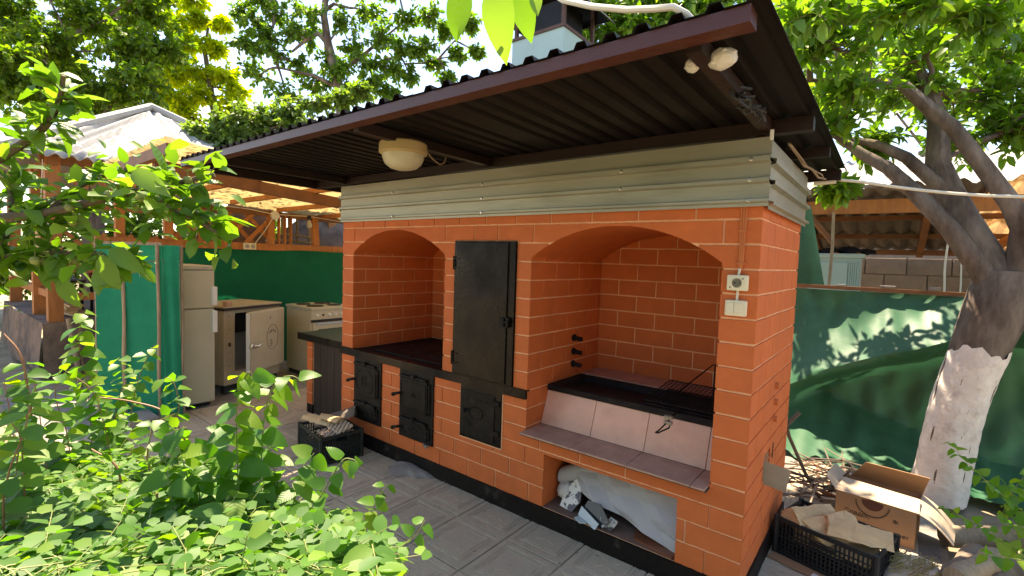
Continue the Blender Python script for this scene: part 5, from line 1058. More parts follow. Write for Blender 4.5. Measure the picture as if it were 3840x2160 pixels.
# ---------------------------------------------------------------- whitewashed apple tree on the right
TY = 2.05
tr = [(.745, TY, -.03, .150), (.760, TY, .15, .140), (.785, TY, .4, .135), (.83, TY, .72, .137), (.885, TY, 1.0, .142), (.935, TY, 1.22, .155), (.96, TY, 1.38, .15), (.96, TY, 1.50, .12)]
lA = [(.93, TY, 1.36, .075), (.86, TY-.05, 1.5, .066), (.687, TY-.08, 1.77, .055), (.49, TY-.10, 2.016, .048), (.357, TY-.1, 2.167, .042), (.20, TY-.1, 2.283, .034), (.05, TY-.1, 2.42, .022), (-.2, TY-.1, 2.55, .012)]
lB = [(.95, TY, 1.42, .105), (.86, TY+.02, 1.62, .096), (.763, TY+.04, 1.82, .088), (.675, TY+.05, 2.02, .082), (.615, TY+.06, 2.2, .07), (.60, TY+.08, 2.49, .058), (.54, TY+.1, 2.69, .05), (.40, TY+.1, 3.0, .038), (.3, TY+.15, 3.6, .022)]
lC = [(1.00, TY, 1.40, .085), (1.03, TY-.03, 1.56, .070), (1.02, TY-.08, 1.754, .058), (.955, TY-.12, 1.9, .052), (.815, TY-.14, 2.136, .047), (.66, TY-.16, 2.385, .042), (.536, TY-.18, 2.517, .040), (.405, TY-.2, 2.674, .034), (.207, TY-.2, 2.74, .024), (-.12, TY-.2, 2.81, .014)]
lD = [(.69, TY+.04, 2.0, .05), (.593, TY-.02, 2.079, .043), (.448, TY-.05, 2.238, .038), (.30, TY-.06, 2.333, .032), (.109, TY-.06, 2.40, .022)]
lE = [(1.03, TY+.03, 1.45, .08), (1.16, TY+.1, 1.75, .065), (1.3, TY+.15, 2.2, .05), (1.45, TY+.2, 2.8, .035)]
cl_ = [pc(x, y, d, r) for x, y, d, r in ((2030, 40, 2.9, .34), (2120, 130, 3.0, .32), (2230, 40, 3.1, .36), (2330, 140, 3.2, .34), (2440, 50, 3.3, .36), (2540, 130, 3.3, .34), (2150, 235, 3.1, .26), (2095, 330, 3.3, .22), (2290, 235, 3.3, .30), (2400, 260, 3.4, .30), (2510, 230, 3.3, .3), (2480, 350, 3.4, .26), (2570, 320, 3.2, .3), (2200, 365, 3.4, .18), (2000, 130, 3.2, .25), (2350, -60, 3.0, .4), (2150, -80, 2.9, .4), (2560, -40, 3.0, .4), (2620, 230, 3.2, .35), (2380, 380, 3.7, .22), (2110, 470, 3.0, .10), (2050, 30, 2.3, .2), (2300, 30, 2.2, .2), (2480, 20, 2.2, .2))]
cl_ += [((-.7, 2.6, 2.75), .3), ((-.35, 2.75, 2.6), .28), ((-.1, 2.55, 2.9), .28), ((-.9, 2.9, 2.9), .3), ((-.45, 2.4, 3.1), .3), ((0.1, 2.8, 3.1), .3)]
AT = tree('apple_tree', 'whitewashed apple tree with forked grey limbs in front of the green tarpaulin', tr, [lA, lB, lC, lD, lE], cl_, 'lf_apple2', 15, 16, .085, .46, 11, .75, droopy=.05)
b = MB(); nn = 40; ww = MB()
def wpt(u, v):
    z = -.02+1.02*v; 
    zs = [t[2] for t in tr]; i = max(k for k in range(len(zs)-1) if zs[k] <= z); f_ = (z-zs[i])/(zs[i+1]-zs[i]); c = [tr[i][k]*(1-f_)+tr[i+1][k]*f_ for k in range(4)]
    a = 2*math.pi*u; r = c[3]+.004+.004*math.sin(5*a+9*z)+.003*math.sin(17*a+31*z); zt = z+(.03*math.sin(3*a+1)+.015*math.sin(11*a))*v**4
    return (c[0]+r*math.cos(a), c[1]+r*math.sin(a), zt)
ww.grid(nn, 50, wpt); ww.build('limewash_coat', 'whitewash', AT, smooth=True)
# ---------------------------------------------------------------- trees behind
def at3(px, py, d, r): p = atd(px, py, d); return (*p, r)
def ground_trunk(px, py, d, r, lean=0):
    p = atd(px, py, d); return [(p[0]+lean, p[1], -.05, r*1.35), (p[0]+lean*.6, p[1], p[2]*.4, r*1.1), (p[0], p[1], p[2], r)]
C1 = [(20, 30, 8), (120, 120, 7.6), (220, 60, 8.2), (330, 130, 8), (60, 230, 7.4), (180, 230, 7.8), (290, 240, 8), (360, 30, 8.5), (100, -60, 8), (250, -80, 8.3), (350, 210, 7.8), (20, 140, 7), (410, 120, 8.3), (400, -60, 8.4), (-80, 60, 7.5), (-60, 200, 7.2)]
tree('leafy_tree', 'dense dark green tree rising behind the white gazebo roof', ground_trunk(230, 330, 9.2, .16), [], [pc(x, y, d+1.2, .62) for x, y, d in C1], 'lf_dark', 44, 30, .115, .5, 21)
tree('walnut_tree', 'broad dark tree mass further back at the left', ground_trunk(120, 330, 12.5, .2), [], [pc(x, y, 12, 1.1) for x, y in ((40, 60), (160, 160), (280, 60), (60, 240), (250, 260), (380, 200), (-60, 150), (180, -60), (380, -20))], 'lf_dark', 40, 26, .19, .5, 22)
tree('acacia_tree', 'thin yellow-green tree beyond the gazebo roof', [at3(545, 330, 11, .09)[:2]+(-.05, .12), at3(545, 330, 11, .08), at3(530, 220, 11, .06), at3(515, 130, 11, .045), at3(525, 60, 11, .02)], [], [pc(x, y, d, r) for x, y, d, r in ((470, 110, 11, .42), (500, 180, 11, .45), (440, 190, 11, .4), (560, 190, 11, .42), (520, 250, 11, .45), (590, 230, 11.2, .38), (450, 250, 11, .4), (500, 50, 11, .25), (470, 290, 11, .4), (590, 270, 11, .3), (440, 60, 11, .35), (480, 0, 11, .35), (540, 120, 11, .3), (560, 60, 11, .22), (420, 130, 11, .3))], 'lf_yellow', 26, 22, .14, .42, 23, bark='branch')
pt = [at3(862, 300, 9, .11)[:2]+(-.05, .15), at3(860, 260, 9, .105), at3(845, 190, 9, .09), at3(825, 110, 9, .075), at3(815, 40, 9, .06), at3(822, -40, 9, .05)]
PL = [[at3(825, 110, 9, .05), at3(800, 85, 8.9, .04), at3(770, 100, 8.8, .03), at3(735, 130, 8.7, .02)], [at3(812, 30, 9, .04), at3(840, 10, 9, .03), at3(880, 20, 9, .02)], [at3(845, 190, 9, .05), at3(900, 150, 9.1, .035), at3(960, 100, 9.2, .025), at3(1010, 60, 9.3, .015)], [at3(850, 220, 9, .045), at3(790, 190, 8.9, .03), at3(700, 170, 8.8, .018)]]
C2 = [(640, 60, .30), (700, 40, .34), (770, 30, .34), (690, 130, .36), (750, 170, .36), (650, 190, .34), (720, 240, .3), (800, 210, .3), (870, 60, .3), (930, 30, .32), (900, 130, .32), (960, 90, .34), (1020, 50, .32), (980, 170, .28), (1060, 120, .28), (940, 210, .26), (1030, 190, .22), (1120, 80, .24), (1100, 160, .2), (850, -30, .4), (700, -40, .4), (1000, -30, .36), (620, 110, .25), (600, 30, .22), (1150, 140, .16), (860, 180, .24), (780, 100, .3), (830, 150, .26), (930, 160, .3), (1080, 40, .3), (1180, 60, .2), (1200, 130, .12), (1130, 200, .14), (1010, 120, .3), (650, 0, .3), (740, 80, .3), (670, 90, .26), (880, 230, .22), (980, 230, .2)]
tree('pear_tree', 'sparse pear tree with sky showing through, behind the canopy', pt, PL, [pc(x, y, 9+.25*math.sin(x), r*1.12) for x, y, r in C2], 'lf_pear', 19, 18, .10, .52, 24, .85)
C3 = [(560, 310, .30), (620, 290, .32), (680, 290, .32), (740, 270, .3), (800, 260, .26), (600, 340, .3), (660, 330, .3), (720, 320, .3), (530, 340, .25), (500, 330, .2), (760, 310, .3), (560, 370, .25), (640, 370, .3), (860, 250, .2), (900, 230, .2)]
tree('young_apple_tree', 'pale green bushy tree just above the far edge of the canopy', ground_trunk(650, 360, 7.4, .06), [], [pc(x, y, 7.3, r) for x, y, r in C3], 'lf_pale', 22, 18, .095, .52, 25)
C4 = [(1480, 70, .24), (1540, 40, .26), (1600, 60, .24), (1650, 20, .26), (1560, 100, .2), (1720, 10, .26), (1500, 10, .26), (1620, -30, .3), (1460, 120, .12)]
tree('plum_tree', 'light green tree behind the teal chimney', ground_trunk(1560, 160, 4.6, .05), [], [pc(x, y, 4.2, r*1.15) for x, y, r in C4+[(1780, 10, .2), (1850, -20, .25), (1440, 40, .15), (1580, 80, .2), (1680, 60, .16)]], 'lf_apple2', 18, 14, .085, .45, 26)
C5 = [(x, y) for x in (2000, 2120, 2240, 2360, 2480, 2600) for y in (30, 150, 270)]
tree('background_tree', 'hazy green tree beyond the shed roof', ground_trunk(2330, 380, 10.5, .14), [], [pc(x+40*math.sin(y+x), y+25*math.cos(x), 10.5, .62) for x, y in C5], 'lf_pear', 22, 20, .15, .5, 27)
# low bushes seen through the lattice and beyond the fence line
for i, (x, y, z, r, lab) in enumerate(((-6.6, .25, 1.0, .5, 'green bush pressed behind the lattice diamonds'), (-6.7, 1.8, .95, .6, 'reed-like green plant behind the rightmost lattice opening'), (-11.5, -1.8, .9, 1.2, 'dark shrub left of the gazebo base'))):
    T = thing('bush', (x, y, 0), lab, 'bush'); wd = MB(); P, D, N_, L_, W_ = crown_leaves([((x, y, z), r)], 40, 16, .09, .4, 40+i, 1.2, wd); leaf_mesh('foliage', 'lf_pear', T, P, D, N_, L_, W_)
    for k in range(5): wd.tube([(x, y, 0), (x+random.uniform(-.2, .2), y+random.uniform(-.2, .2), z)], .012, 5)
    wd.build('stems', 'branch', T)
for i, (x, y, z, r) in enumerate(((-4.5, -6.5, 1.6, 1.7), (-1.2, -7.2, 1.7, 1.8), (2.2, -7.0, 1.7, 1.8), (5.2, -5.2, 1.6, 1.7), (6.0, -1.8, 1.6, 1.7))):  # unseen bushes added out of view to block low light and darken the niches
    T = thing('light_blocker_bush', (x, y, 0), ('added unseen bush facing the netting booth, blocks low light', 'added unseen bush facing the stove, blocks low light', 'added unseen bush opposite the stove corner, blocks low light', 'added unseen bush opposite the firewood crate, blocks low light', 'added unseen bush on the log pile side, blocks low light')[i], 'bush', 'unseen bushes added to block low light'); wd = MB(); P, D, N_, L_, W_ = crown_leaves([((x, y, z), r), ((x+.6, y-.3, z+.9), r*.7), ((x-.9, y, z+.4), r*.7), ((x+1., y, z-.1), r*.7)], 60, 24, .2, .55, 90+i, 1.0, wd, tw_r=.01); leaf_mesh('foliage', 'lf_dark', T, P, D, N_, L_, W_); wd.tube([(x, y, -.05), (x, y, z)], .06, 7); wd.build('stems', 'branch', T)
for i, (x, y, z, r) in enumerate(((-13, -2.2, 1.2, 1.5), (-13.2, .3, 1.3, 1.6), (-12.8, 2.8, 1.4, 1.6), (-11.5, 5.2, 1.4, 1.6), (-13.5, -5, 1.2, 1.7), (-8.6, 5.5, 1.4, 1.5), (-5.2, 6.2, 1.4, 1.5), (-2.4, 6.6, 1.4, 1.3))):
    T = thing('hedge_bush', (x, y, 0), ('tall dark hedge bush left of the gazebo posts', 'tall dark hedge bush straight behind the gazebo', 'hedge bush beyond the right half of the gazebo', 'hedge bush behind the boulder and lattice', 'farthest hedge bush past the gazebo base', 'hedge bush behind the lattice and stick rack', 'hedge bush hidden behind the cooker corner', 'hedge bush behind the stove')[i], 'bush', 'hedge along the far boundary'); wd = MB(); P, D, N_, L_, W_ = crown_leaves([((x, y, z), r), ((x+.3, y+.8, z+.5), r*.7), ((x, y-.8, z-.2), r*.7)], 50, 22, .17, .5, 70+i, 1.0, wd, tw_r=.01); leaf_mesh('foliage', 'lf_dark', T, P, D, N_, L_, W_); wd.tube([(x, y, -.05), (x, y, z)], .06, 7); wd.build('stems', 'branch', T)
# ================================================================ foreground: single leaves
def leaf_shape(name, aspect, m, curl, wav, tipq=1.0, rows=7, heart=0.0):
    v = []; f = []
    for i in range(rows+1):
        t = i/rows; w = aspect*.5*(math.sin(math.pi*t**(.66 if heart else .85))**(.55 if tipq < .9 else .72))*(1-.25*t*tipq) if 0 < t < 1 else 0
        z = -curl*t*t; y = t-heart*.0
        v.append((0, y, z))
        if 0 < i < rows:
            zz = z+.22*w+wav*math.sin(7*t+1.3); v.append((-w, y-.06*heart, zz)); v.append((w, y-.06*heart, z+.22*w-wav*math.sin(6*t)))
    idx = lambda i, s: 0 if i == 0 else (len(v)-1 if i == rows else 1+(i-1)*3+s)
    for i in range(rows):
        for s in (1, 2):
            a, bq, c, d = idx(i, 0), idx(i+1, 0), idx(i+1, s), idx(i, s)
            q = []
            for k in ((a, bq, c, d) if s == 2 else (d, c, bq, a)):
                if k not in q: q.append(k)
            if len(q) > 2: f.append(q)
    b = MB(); b.add(v, f); o = b.build(name, m, org=(0, 0, 0), smooth=True); me = o.data; bpy.data.objects.remove(o); return me
APL = [leaf_shape('apple_leaf', .56, 'lf_apple', c, w) for c, w in ((.18, .02), (.35, .03), (.05, .035), (.5, .015))]
VIN = [leaf_shape('vine_leaf', .74, 'lf_vine', c, w, .6, heart=1.0) for c, w in ((.10, .015), (.25, .025), (.42, .02))]
SNO = [leaf_shape('snow_leaf', .70, 'lf_snow', c, w, .4, rows=5) for c, w in ((.08, .01), (.22, .02))]
def put_leaf(meshes, parent, P, D, N_, L_, g):
    D = Vector(D).normalized(); N_ = Vector(N_); S = D.cross(N_)
    if S.length < 1e-3: S = D.orthogonal()
    S.normalize(); U = S.cross(D); me = g.choice(meshes)
    o = bpy.data.objects.new('leaf', me); col.objects.link(o); o.parent = parent
    o.matrix_local = Matrix.Translation(Vector(P)-ORG[parent.name])@frame((0, 0, 0), S, D, U)@Matrix.Scale(L_, 4); return o
def spline(pts, n):
    pts = [np.array(p, float) for p in pts]; pts = [2*pts[0]-pts[1]]+pts+[2*pts[-1]-pts[-2]]; out = []; m_ = len(pts)-3
    for i in range(n+1):
        t = i/n*m_; k = min(int(t), m_-1); t -= k; a, b_, c, d = pts[k:k+4]; out.append(.5*((2*b_)+(-a+c)*t+(2*a-5*b_+4*c-d)*t*t+(-a+3*b_-3*c+d)*t**3))
    return out
# apple tree whose trunk stands out of frame to the left; two branches reach into the picture
FA = thing('apple_tree', (-1.95, -3.0, 0), 'near apple tree whose leafy branches reach in from the left edge', 'tree')
tk = MB(); tk.tube([(-1.95, -3.0, -.05), (-1.93, -3.0, .6), (-1.98, -2.95, 1.3)], [.11, .09, .08], 10)
g = random.Random(31); NL = 0
BR = [([(-1.98, -2.95, 1.25)]+[tuple(atd(x, y, d)) for x, y, d in ((-250, 620, 1.25), (-60, 560, 1.2), (120, 535, 1.2), (260, 500, 1.2), (400, 470, 1.2), (540, 440, 1.22))], 17, 4, .016),
      ([(-1.98, -2.95, 1.28)]+[tuple(atd(x, y, d)) for x, y, d in ((-200, 700, 1.3), (-40, 655, 1.28), (120, 640, 1.25), (250, 640, 1.22), (300, 690, 1.2))], 15, 5, .013),
      ([(-1.98, -2.95, 1.3)]+[tuple(atd(x, y, d)) for x, y, d in ((-260, 520, 1.35), (-60, 430, 1.3), (60, 360, 1.28), (120, 310, 1.25), (150, 250, 1.22), (160, 190, 1.2))], 12, 5, .014),
      ([(-1.95, -2.95, 1.2)]+[tuple(atd(x, y, d)) for x, y, d in ((-200, 800, 1.4), (-60, 700, 1.35), (10, 610, 1.3), (30, 520, 1.3), (10, 430, 1.3))], 12, 4, .010),
      ([tuple(atd(x, y, d)) for x, y, d in ((120, 535, 1.2), (200, 470, 1.25), (300, 430, 1.28), (400, 440, 1.25))], 8, 4, .006),
      ([tuple(atd(x, y, d)) for x, y, d in ((330, 485, 1.2), (420, 520, 1.18), (500, 560, 1.18), (545, 585, 1.18))], 8, 4, .006)]
tk.tube([(-1.98, -2.95, 1.28), (-1.5, -2.9, 1.9), (-.7, -2.4, 2.3), tuple(atd(1050, -260, .85)), tuple(atd(1150, -90, .72)), tuple(atd(1230, -30, .66))], [.05, .035, .02, .01, .005, .003], 7)
EP, ED, EN, EL = [], [], [], []
for pts, nodes, per, r in BR:
    sp2 = spline(pts, 40); tk.tube(sp2, [r*(1-.75*i/40)+.0015 for i in range(41)], 7)
    vis = [i for i in range(41) if pix(sp2[i])[0] > -160]
    if not vis: continue
    i0 = vis[0]
    for k in range(nodes):
        f_ = i0+(40-i0)*(k+g.random()*.8)/nodes; i = min(int(f_), 39); base = sp2[i]*(1-(f_-i))+sp2[i+1]*(f_-i); tdir = unit(sp2[i+1]-sp2[i])
        spur = unit(np.array([g.gauss(0, 1), g.gauss(0, 1), g.gauss(.5, .8)])); se = base+spur*.03*g.random()
        for j in range(per):
            d = unit(tdir*.35+spur*.4+np.array([g.gauss(0, .8), g.gauss(0, .8), g.gauss(-.15, .6)])); nn = np.array([g.gauss(0, .4), g.gauss(0, .4), 1.0]); L_ = g.uniform(.045, .095)*(1.1 if g.random() < .2 else .9)
            pet = se+d*.012; tk.tube([base, se, pet], .0011, 4, cap=False)
            (put_leaf(APL, FA, pet, d, nn, L_, g) if NL < 280 else (EP.append(pet), ED.append(d), EN.append(unit(nn)), EL.append(L_))); NL += 1
        for j in range(7):
            d = unit(tdir*.3+np.array([g.gauss(0, 1), g.gauss(0, 1), g.gauss(-.1, .7)])); EP.append(base+np.array([g.gauss(0, .035), g.gauss(0, .035), g.gauss(0, .035)])); ED.append(d); EN.append(unit(np.array([g.gauss(0, .5), g.gauss(0, .5), 1.0]))); EL.append(g.uniform(.03, .06))
for px, py, d, L_, dr_ in ((1165, -55, .62, .075, (-.25, .1, -1)), (1250, -45, .60, .085, (.05, 0, -1)), (1300, -40, .64, .07, (.2, .1, -.8)), (1345, -30, .63, .035, (.1, .1, -1)), (1200, -75, .66, .07, (-.6, 0, -.5)), (1110, 60, .70, .02, (0, 0, -1))):
    if L_ > .03: put_leaf(APL, FA, atd(px, py, d), dr_, (.35, -.85, .3), L_, g)
for px, py, d, L_, dx, dy in ((640, 730, 1.12, .10, .1, -1), (255, 640, 1.1, .085, .3, -.9), (275, 625, 1.1, .08, .7, -.5), (330, 430, 1.1, .09, .8, -.45), (150, 700, 1.2, .08, .4, -.8))[1:]:
    put_leaf(APL, FA, atd(px, py, d), _r*dx+_u*dy, tuple(-_w+.5*_u), L_, g)
for k in range(26):                                       # small green apples along the lower branches
    i = g.randint(22, 38); sp2 = spline(BR[g.choice((0, 1, 1))][0], 40); p = sp2[i]+np.array([g.gauss(0, .02), g.gauss(0, .02), -.02+g.gauss(0, .01)])
    b = MB(); b.lathe([(.0005, -.011), (.008, -.008), (.0115, 0), (.008, .008), (.002, .010)], 10, tuple(p)); b.tube([p+np.array([0, 0, .009]), p+np.array([0, 0, .025])], .0012, 4); b.build('fruitlet', 'greenstem', FA, smooth=True)
tk.build('trunk', 'branch', FA, smooth=True)
leaf_mesh('small_leaves', 'lf_apple2', FA, np.array(EP), np.array(ED), np.array(EN), np.array(EL), np.array(EL)*.55, kind='stuff')
# ---------------------------------------------------------------- shrubs: tall honeysuckle shoots and a mat of snowberry
SPEC = {}
def flush(parent, m, g, nmax=292):                         # the largest leaves in view singly, the rest joined
    def vis(q):
        x, y, z = pix(q[1]+np.array(q[2])*q[4]*.5); return q[4]/max(z, .3)*(1 if 0 < x < 2576 and 0 < y < 1449 and z > 0 else .05)
    L_ = sorted(SPEC.get(parent.name, []), key=vis, reverse=True)
    for me, p, d, nn, l in L_[:nmax]: put_leaf(me, parent, p, d, nn, l, g)
    r = L_[nmax:]
    if r: leaf_mesh('foliage', m, parent, np.array([q[1] for q in r]), np.array([unit(np.array(q[2])) for q in r]), np.array([unit(np.array(q[3])) for q in r]), np.array([q[4] for q in r]), np.array([q[4] for q in r])*.72, kind='stuff')
def shoot(parent, stem, tip_pts, L0, L1, g, meshes, step=.034, opp=True, stemr=.0024):
    n = 30; sp2 = spline(tip_pts, n); stem.tube(sp2, [stemr*(1-.6*i/n) for i in range(n+1)], 6)
    lens = [0.0]
    for i in range(n): lens.append(lens[-1]+np.linalg.norm(sp2[i+1]-sp2[i]))
    s = .25*lens[-1]*g.random(); k = 0; cnt = 0
    while s < lens[-1]:
        i = max(j for j in range(n) if lens[j] <= s); f_ = (s-lens[i])/max(lens[i+1]-lens[i], 1e-6); p = sp2[i]*(1-f_)+sp2[i+1]*f_; td = unit(sp2[i+1]-sp2[i]); frac = s/lens[-1]
        L_ = 1.75*(L0*(1-frac)+L1*frac)*g.uniform(.85, 1.15); a = k*math.pi/2+g.uniform(-.4, .4); o1 = unit(np.cross(td, [.3, .2, 1])); o2 = np.cross(td, o1)
        for sg in ((1, -1) if opp else (1,)):
            d = unit((o1*math.cos(a)+o2*math.sin(a))*sg+td*.25+np.array([0, 0, -.45]))
            nn = unit(np.array([g.gauss(0, .3), g.gauss(0, .3), .75])+td*.3-_w*.55); SPEC.setdefault(parent.name, []).append((meshes, p+d*.004, d, nn, L_)); cnt += 1
        s += step*(1.0-.45*frac)*g.uniform(.85, 1.15); k += 1
    return cnt
HS = thing('honeysuckle_shrub', (-.75, -1.75, 0), 'sunlit shrub with tall arching shoots of heart-shaped leaves before the paving', 'shrub'); st_ = MB(); g = random.Random(41); NH = 0
def sh_pts(tip, base, mid=None): return [base]+([mid] if mid is not None else [])+tip
SH = [([(600, 1449), (600, 1250), (595, 1080), (600, 990), (625, 935), (640, 960)], 1.18, .062, .034), ([(640, 1440), (655, 1200), (665, 1050), (690, 970), (730, 945), (770, 965)], 1.25, .058, .028),
      ([(560, 1470), (500, 1300), (460, 1160), (440, 1090), (470, 1075)], 1.12, .060, .036), ([(700, 1470), (760, 1330), (820, 1225), (860, 1160), (885, 1155), (900, 1165)], 1.10, .060, .022),
      ([(900, 1480), (960, 1420), (1010, 1375), (1050, 1340), (1068, 1310)], .98, .046, .018), ([(640, 1480), (700, 1350), (740, 1260), (760, 1180), (790, 1140)], 1.15, .058, .03),
      ([(480, 1480), (450, 1330), (430, 1250), (420, 1180)], 1.05, .06, .035), ([(820, 1490), (880, 1370), (920, 1300), (960, 1240), (975, 1215)], 1.62, .070, .026),
      ([(760, 1490), (800, 1400), (850, 1330), (880, 1290)], 1.2, .055, .03), ([(560, 1480), (540, 1380), (560, 1300), (600, 1240)], 1.0, .055, .035), ([(690, 1480), (720, 1420), (790, 1380), (840, 1370)], 1.02, .05, .03), ([(540, 1480), (520, 1350), (500, 1230), (510, 1170), (540, 1150)], 1.15, .05, .03), ([(600, 1480), (580, 1330), (585, 1200), (570, 1120), (590, 1090)], 1.2, .05, .03), ([(350, 1450), (400, 1330), (440, 1240), (490, 1190)], 1.1, .05, .03), ([(700, 1470), (700, 1300), (690, 1180), (670, 1090), (700, 1060)], 1.3, .05, .028)]
for tip, d, L0, L1 in SH:
    P = [tuple(atd(x, y, d)) for x, y in tip]; NH += shoot(HS, st_, [(P[0][0], P[0][1], -.03)]+P, L0, L1, g, VIN, .052)
flush(HS, 'lf_vine', random.Random(1)); st_.build('stems', 'greenstem', HS, smooth=True)
HB = thing('honeysuckle_shrub', (-1.35, -1.75, 0), 'shrub with reddish arching stems and pale leaf pairs before the netting booth', 'shrub'); st2 = MB()
SB = [([(230, 1100), (215, 950), (200, 870), (205, 800), (215, 785)], 1.9, .075, .04), ([(330, 1150), (330, 1040), (350, 950), (375, 890), (388, 868)], 1.9, .05, .026), ([(40, 1250), (60, 1100), (70, 1000), (60, 900)], 1.3, .042, .03), ([(120, 1250), (110, 1130), (95, 1010), (80, 930)], 1.5, .055, .04),
      ([(440, 1120), (450, 1030), (440, 970), (420, 950), (405, 962)], 1.7, .055, .03), ([(280, 1200), (260, 1060), (230, 980), (160, 930)], 1.8, .05, .03), ([(60, 1200), (30, 1060), (10, 960)], 1.25, .042, .03), ([(180, 1250), (170, 1100), (140, 1000), (150, 930)], 1.6, .05, .03), ([(10, 1350), (20, 1200), (60, 1090), (75, 1020)], 1.0, .036, .028), ([(380, 1250), (370, 1150), (390, 1070), (440, 1040)], 1.5, .045, .026), ([(300, 1150), (290, 1040), (310, 960), (300, 900)], 2.0, .05, .03)]
for tip, d, L0, L1 in SB:
    P = [tuple(atd(x, y, d)) for x, y in tip]; NH += shoot(HB, st2, [(P[0][0], P[0][1], -.03)]+P, L0, L1, g, VIN if L0 > .055 else SNO, .048)
for pts, d in (([(520, 1449), (500, 1250), (470, 1120), (420, 1040), (330, 1010), (250, 1000)], 1.7), ([(330, 1400), (310, 1250), (290, 1170), (230, 1130)], 1.4), ([(80, 1100), (70, 980), (50, 890), (10, 840)], 1.5), ([(430, 1400), (400, 1300), (395, 1240)], 1.2)):
    P = [tuple(atd(x, y, d)) for x, y in pts]; st2.tube(spline([(P[0][0], P[0][1], -.03)]+P, 30), [.005*(1-.5*i/30) for i in range(31)], 6)
flush(HB, 'lf_vine', random.Random(2)); st2.build('stems', 'redstem', HB, smooth=True)
# snowberry mat: leaf pairs on arching twigs, spread over the mound
SM = thing('snowberry_shrub', (-1.3, -1.75, 0), 'low spreading mat of small bluish green leaves in the sunny corner', 'shrub'); st3 = MB(); g2 = np.random.default_rng(51)
PP, DD, NN, LL = [], [], [], []
def mound(x, y): return .62*math.exp(-((x+1.0)/1.6)**2-((y+2.0)/.75)**2)+.12
tw = 0
while tw < 560:
    px = g2.uniform(-60, 950); py = g2.uniform(1100, 1500); lim = float(np.interp(px, [-60, 200, 420, 600, 760, 880, 980], [1130, 1140, 1170, 1250, 1340, 1410, 1470]))
    if py < lim: continue
    d = 2.2-1.36*((py-1100)/350)**.6 if py > 1100 else 2.2+g2.normal()*.16; d = max(.74, d); p = atd(px, py, d)
    if p[1] > -1.12 or p[2] < .05: continue
    dirn = unit(np.array([g2.normal(), g2.normal(), .25*g2.normal()+.1])); ln = g2.uniform(.12, .24); a = p-dirn*ln*.5; e = p+dirn*ln*.5+np.array([0, 0, .02]); m2 = (a+e)/2+np.array([0, 0, .03])
    st3.tube([a-np.array([0, 0, .06]), a, m2, e], [.0013, .0012, .001, .0007], 4, cap=False)
    k = 7; ts = np.linspace(.1, 1, k); sd = unit(np.cross(dirn, [0, 0, 1.0]))
    for t in ts:
        q = (1-t)**2*a+2*t*(1-t)*m2+t*t*e
        for s_ in (1, -1):
            PP.append(q); DD.append(unit(sd*s_+dirn*.45+g2.normal(size=3)*.18)); NN.append(unit(np.array([0, 0, 1.0])+g2.normal(size=3)*.5)); LL.append(g2.uniform(.032, .052)*(1.1-.35*t))
    tw += 1
PP = np.array(PP); DD = np.array(DD); NN = np.array(NN); LL = np.array(LL)
sz = np.array([LL[i]/max(.2, pix(PP[i])[2]) if 0 < pix(PP[i])[0] < 2576 and pix(PP[i])[1] < 1440 else 0 for i in range(len(PP))]); order = np.argsort(-sz); big = order[:290]; rest = order[290:]; gl = random.Random(6)
for i in big: put_leaf(SNO, SM, PP[i], DD[i], NN[i], LL[i], gl)
leaf_mesh('foliage', 'lf_snow', SM, PP[rest], DD[rest], NN[rest], LL[rest], LL[rest]*.68, kind='stuff', droop=.08, fold=.05)
for k in range(40):
    x, y = g2.uniform(-2.6, -.2), g2.uniform(-2.1, -1.4); st3.tube([(x, y, -.05), (x+.05, y, .3), (x+g2.normal()*.1, y+g2.normal()*.1, .55)], [.004, .003, .002], 5)
st3.build('stems', 'greenstem', SM, smooth=True)
b = MB()
def rockf(u, v): a = 2*math.pi*u; r = math.sin(math.pi*v)*(1+.15*math.sin(3*a)+.1*math.sin(7*a+v*5)); c = atd(345, 1275, 1.75); return (c[0]+.11*r*math.cos(a), c[1]+.08*r*math.sin(a), c[2]-.04-.07*math.cos(math.pi*v))
b.grid(20, 10, rockf); b.tube([atd(345, 1275, 1.75)-np.array([0, 0, .1]), np.array([*atd(345, 1275, 1.75)[:2], -.03])], [.09, .12], 9); tag(b.build('pink_stone', 'block', smooth=True), 'pinkish standing stone half hidden among the sunny shrub leaves', 'stone')
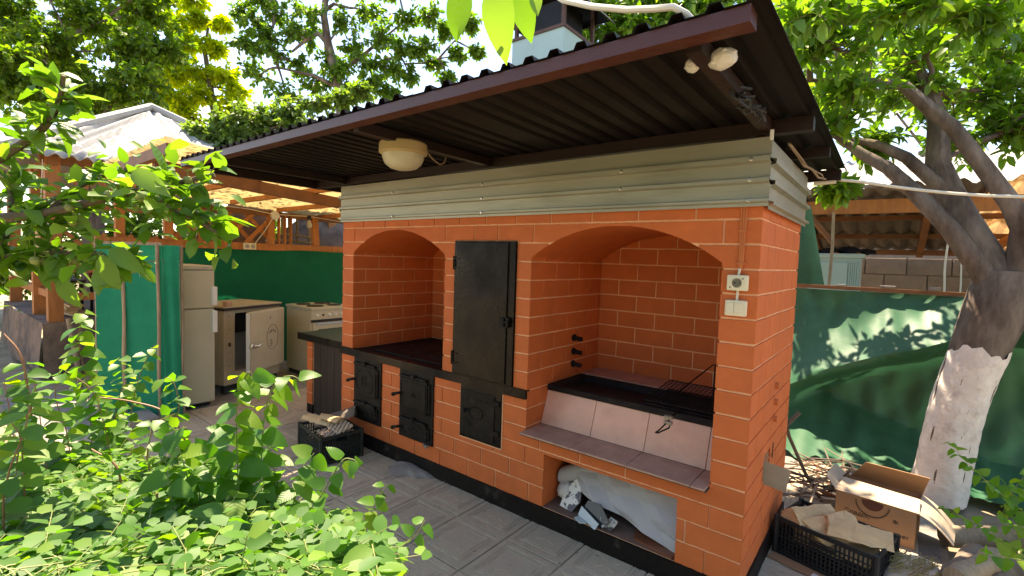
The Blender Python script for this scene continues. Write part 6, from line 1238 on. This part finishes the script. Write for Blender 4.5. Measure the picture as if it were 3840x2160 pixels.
# vine with round leaves at the right edge
RV = thing('climbing_vine', (1.1, 1.35, 0), 'dark round-leaved vine hanging over the logs at the right', 'vine'); st4 = MB(); g = random.Random(61)
for pts, d, L0, L1 in (([(2640, 1340), (2540, 1260), (2470, 1200), (2420, 1150), (2385, 1110)], 2.5, .09, .04), ([(2640, 1449), (2560, 1390), (2480, 1330), (2420, 1300), (2370, 1275)], 2.2, .075, .03), ([(2660, 1300), (2600, 1240), (2530, 1230), (2480, 1215)], 2.6, .08, .05), ([(2660, 1480), (2600, 1420), (2520, 1400), (2460, 1390)], 2.0, .07, .05), ([(2680, 1200), (2600, 1180), (2540, 1250), (2520, 1300)], 2.5, .07, .05), ([(2680, 1360), (2600, 1330), (2530, 1320)], 2.3, .08, .05)):
    P = [tuple(atd(x, y, d)) for x, y in pts]; NH += shoot(RV, st4, [(P[0][0]+.1, P[0][1]+.1, .0)]+P, L0*.58, L1*.58, g, VIN, .075)
wd = MB(); P, D, N_, L_, W_ = crown_leaves([(tuple(atd(2630, 1360, 2.7)), .2), (tuple(atd(2610, 1440, 2.3)), .14)], 10, 8, .06, .8, 62, 1, wd); leaf_mesh('foliage', 'lf_vine', RV, P, D, N_, L_, W_); wd.build('twigs', 'branch', RV)
flush(RV, 'lf_vine', random.Random(3)); st4.build('stems', 'greenstem', RV, smooth=True)
b = MB(); q = random.Random(77)
for i in range(150):
    x, y = q.uniform(-3.6, -.1), q.uniform(-1.3, -.02); l = q.uniform(.003, .011); a = q.uniform(0, 6.3); z = .0015
    b.add([(x+l*math.cos(a), y+l*math.sin(a), z), (x+l*.6*math.cos(a+1.8), y+l*.6*math.sin(a+1.8), z+.001), (x-l*math.cos(a), y-l*math.sin(a), z), (x+l*.5*math.cos(a-1.7), y+l*.5*math.sin(a-1.7), z+.0015)], [(0, 1, 2, 3)])
tag(b.build('floor_debris', 'barkwood', org=(-1.8, -.6, 0)), 'small dark specks of ash and bark scattered on the paving', 'debris', kind='stuff')
print('LEAVES', NL, NH, 'tiles', nt_, 'objects', len(bpy.data.objects))
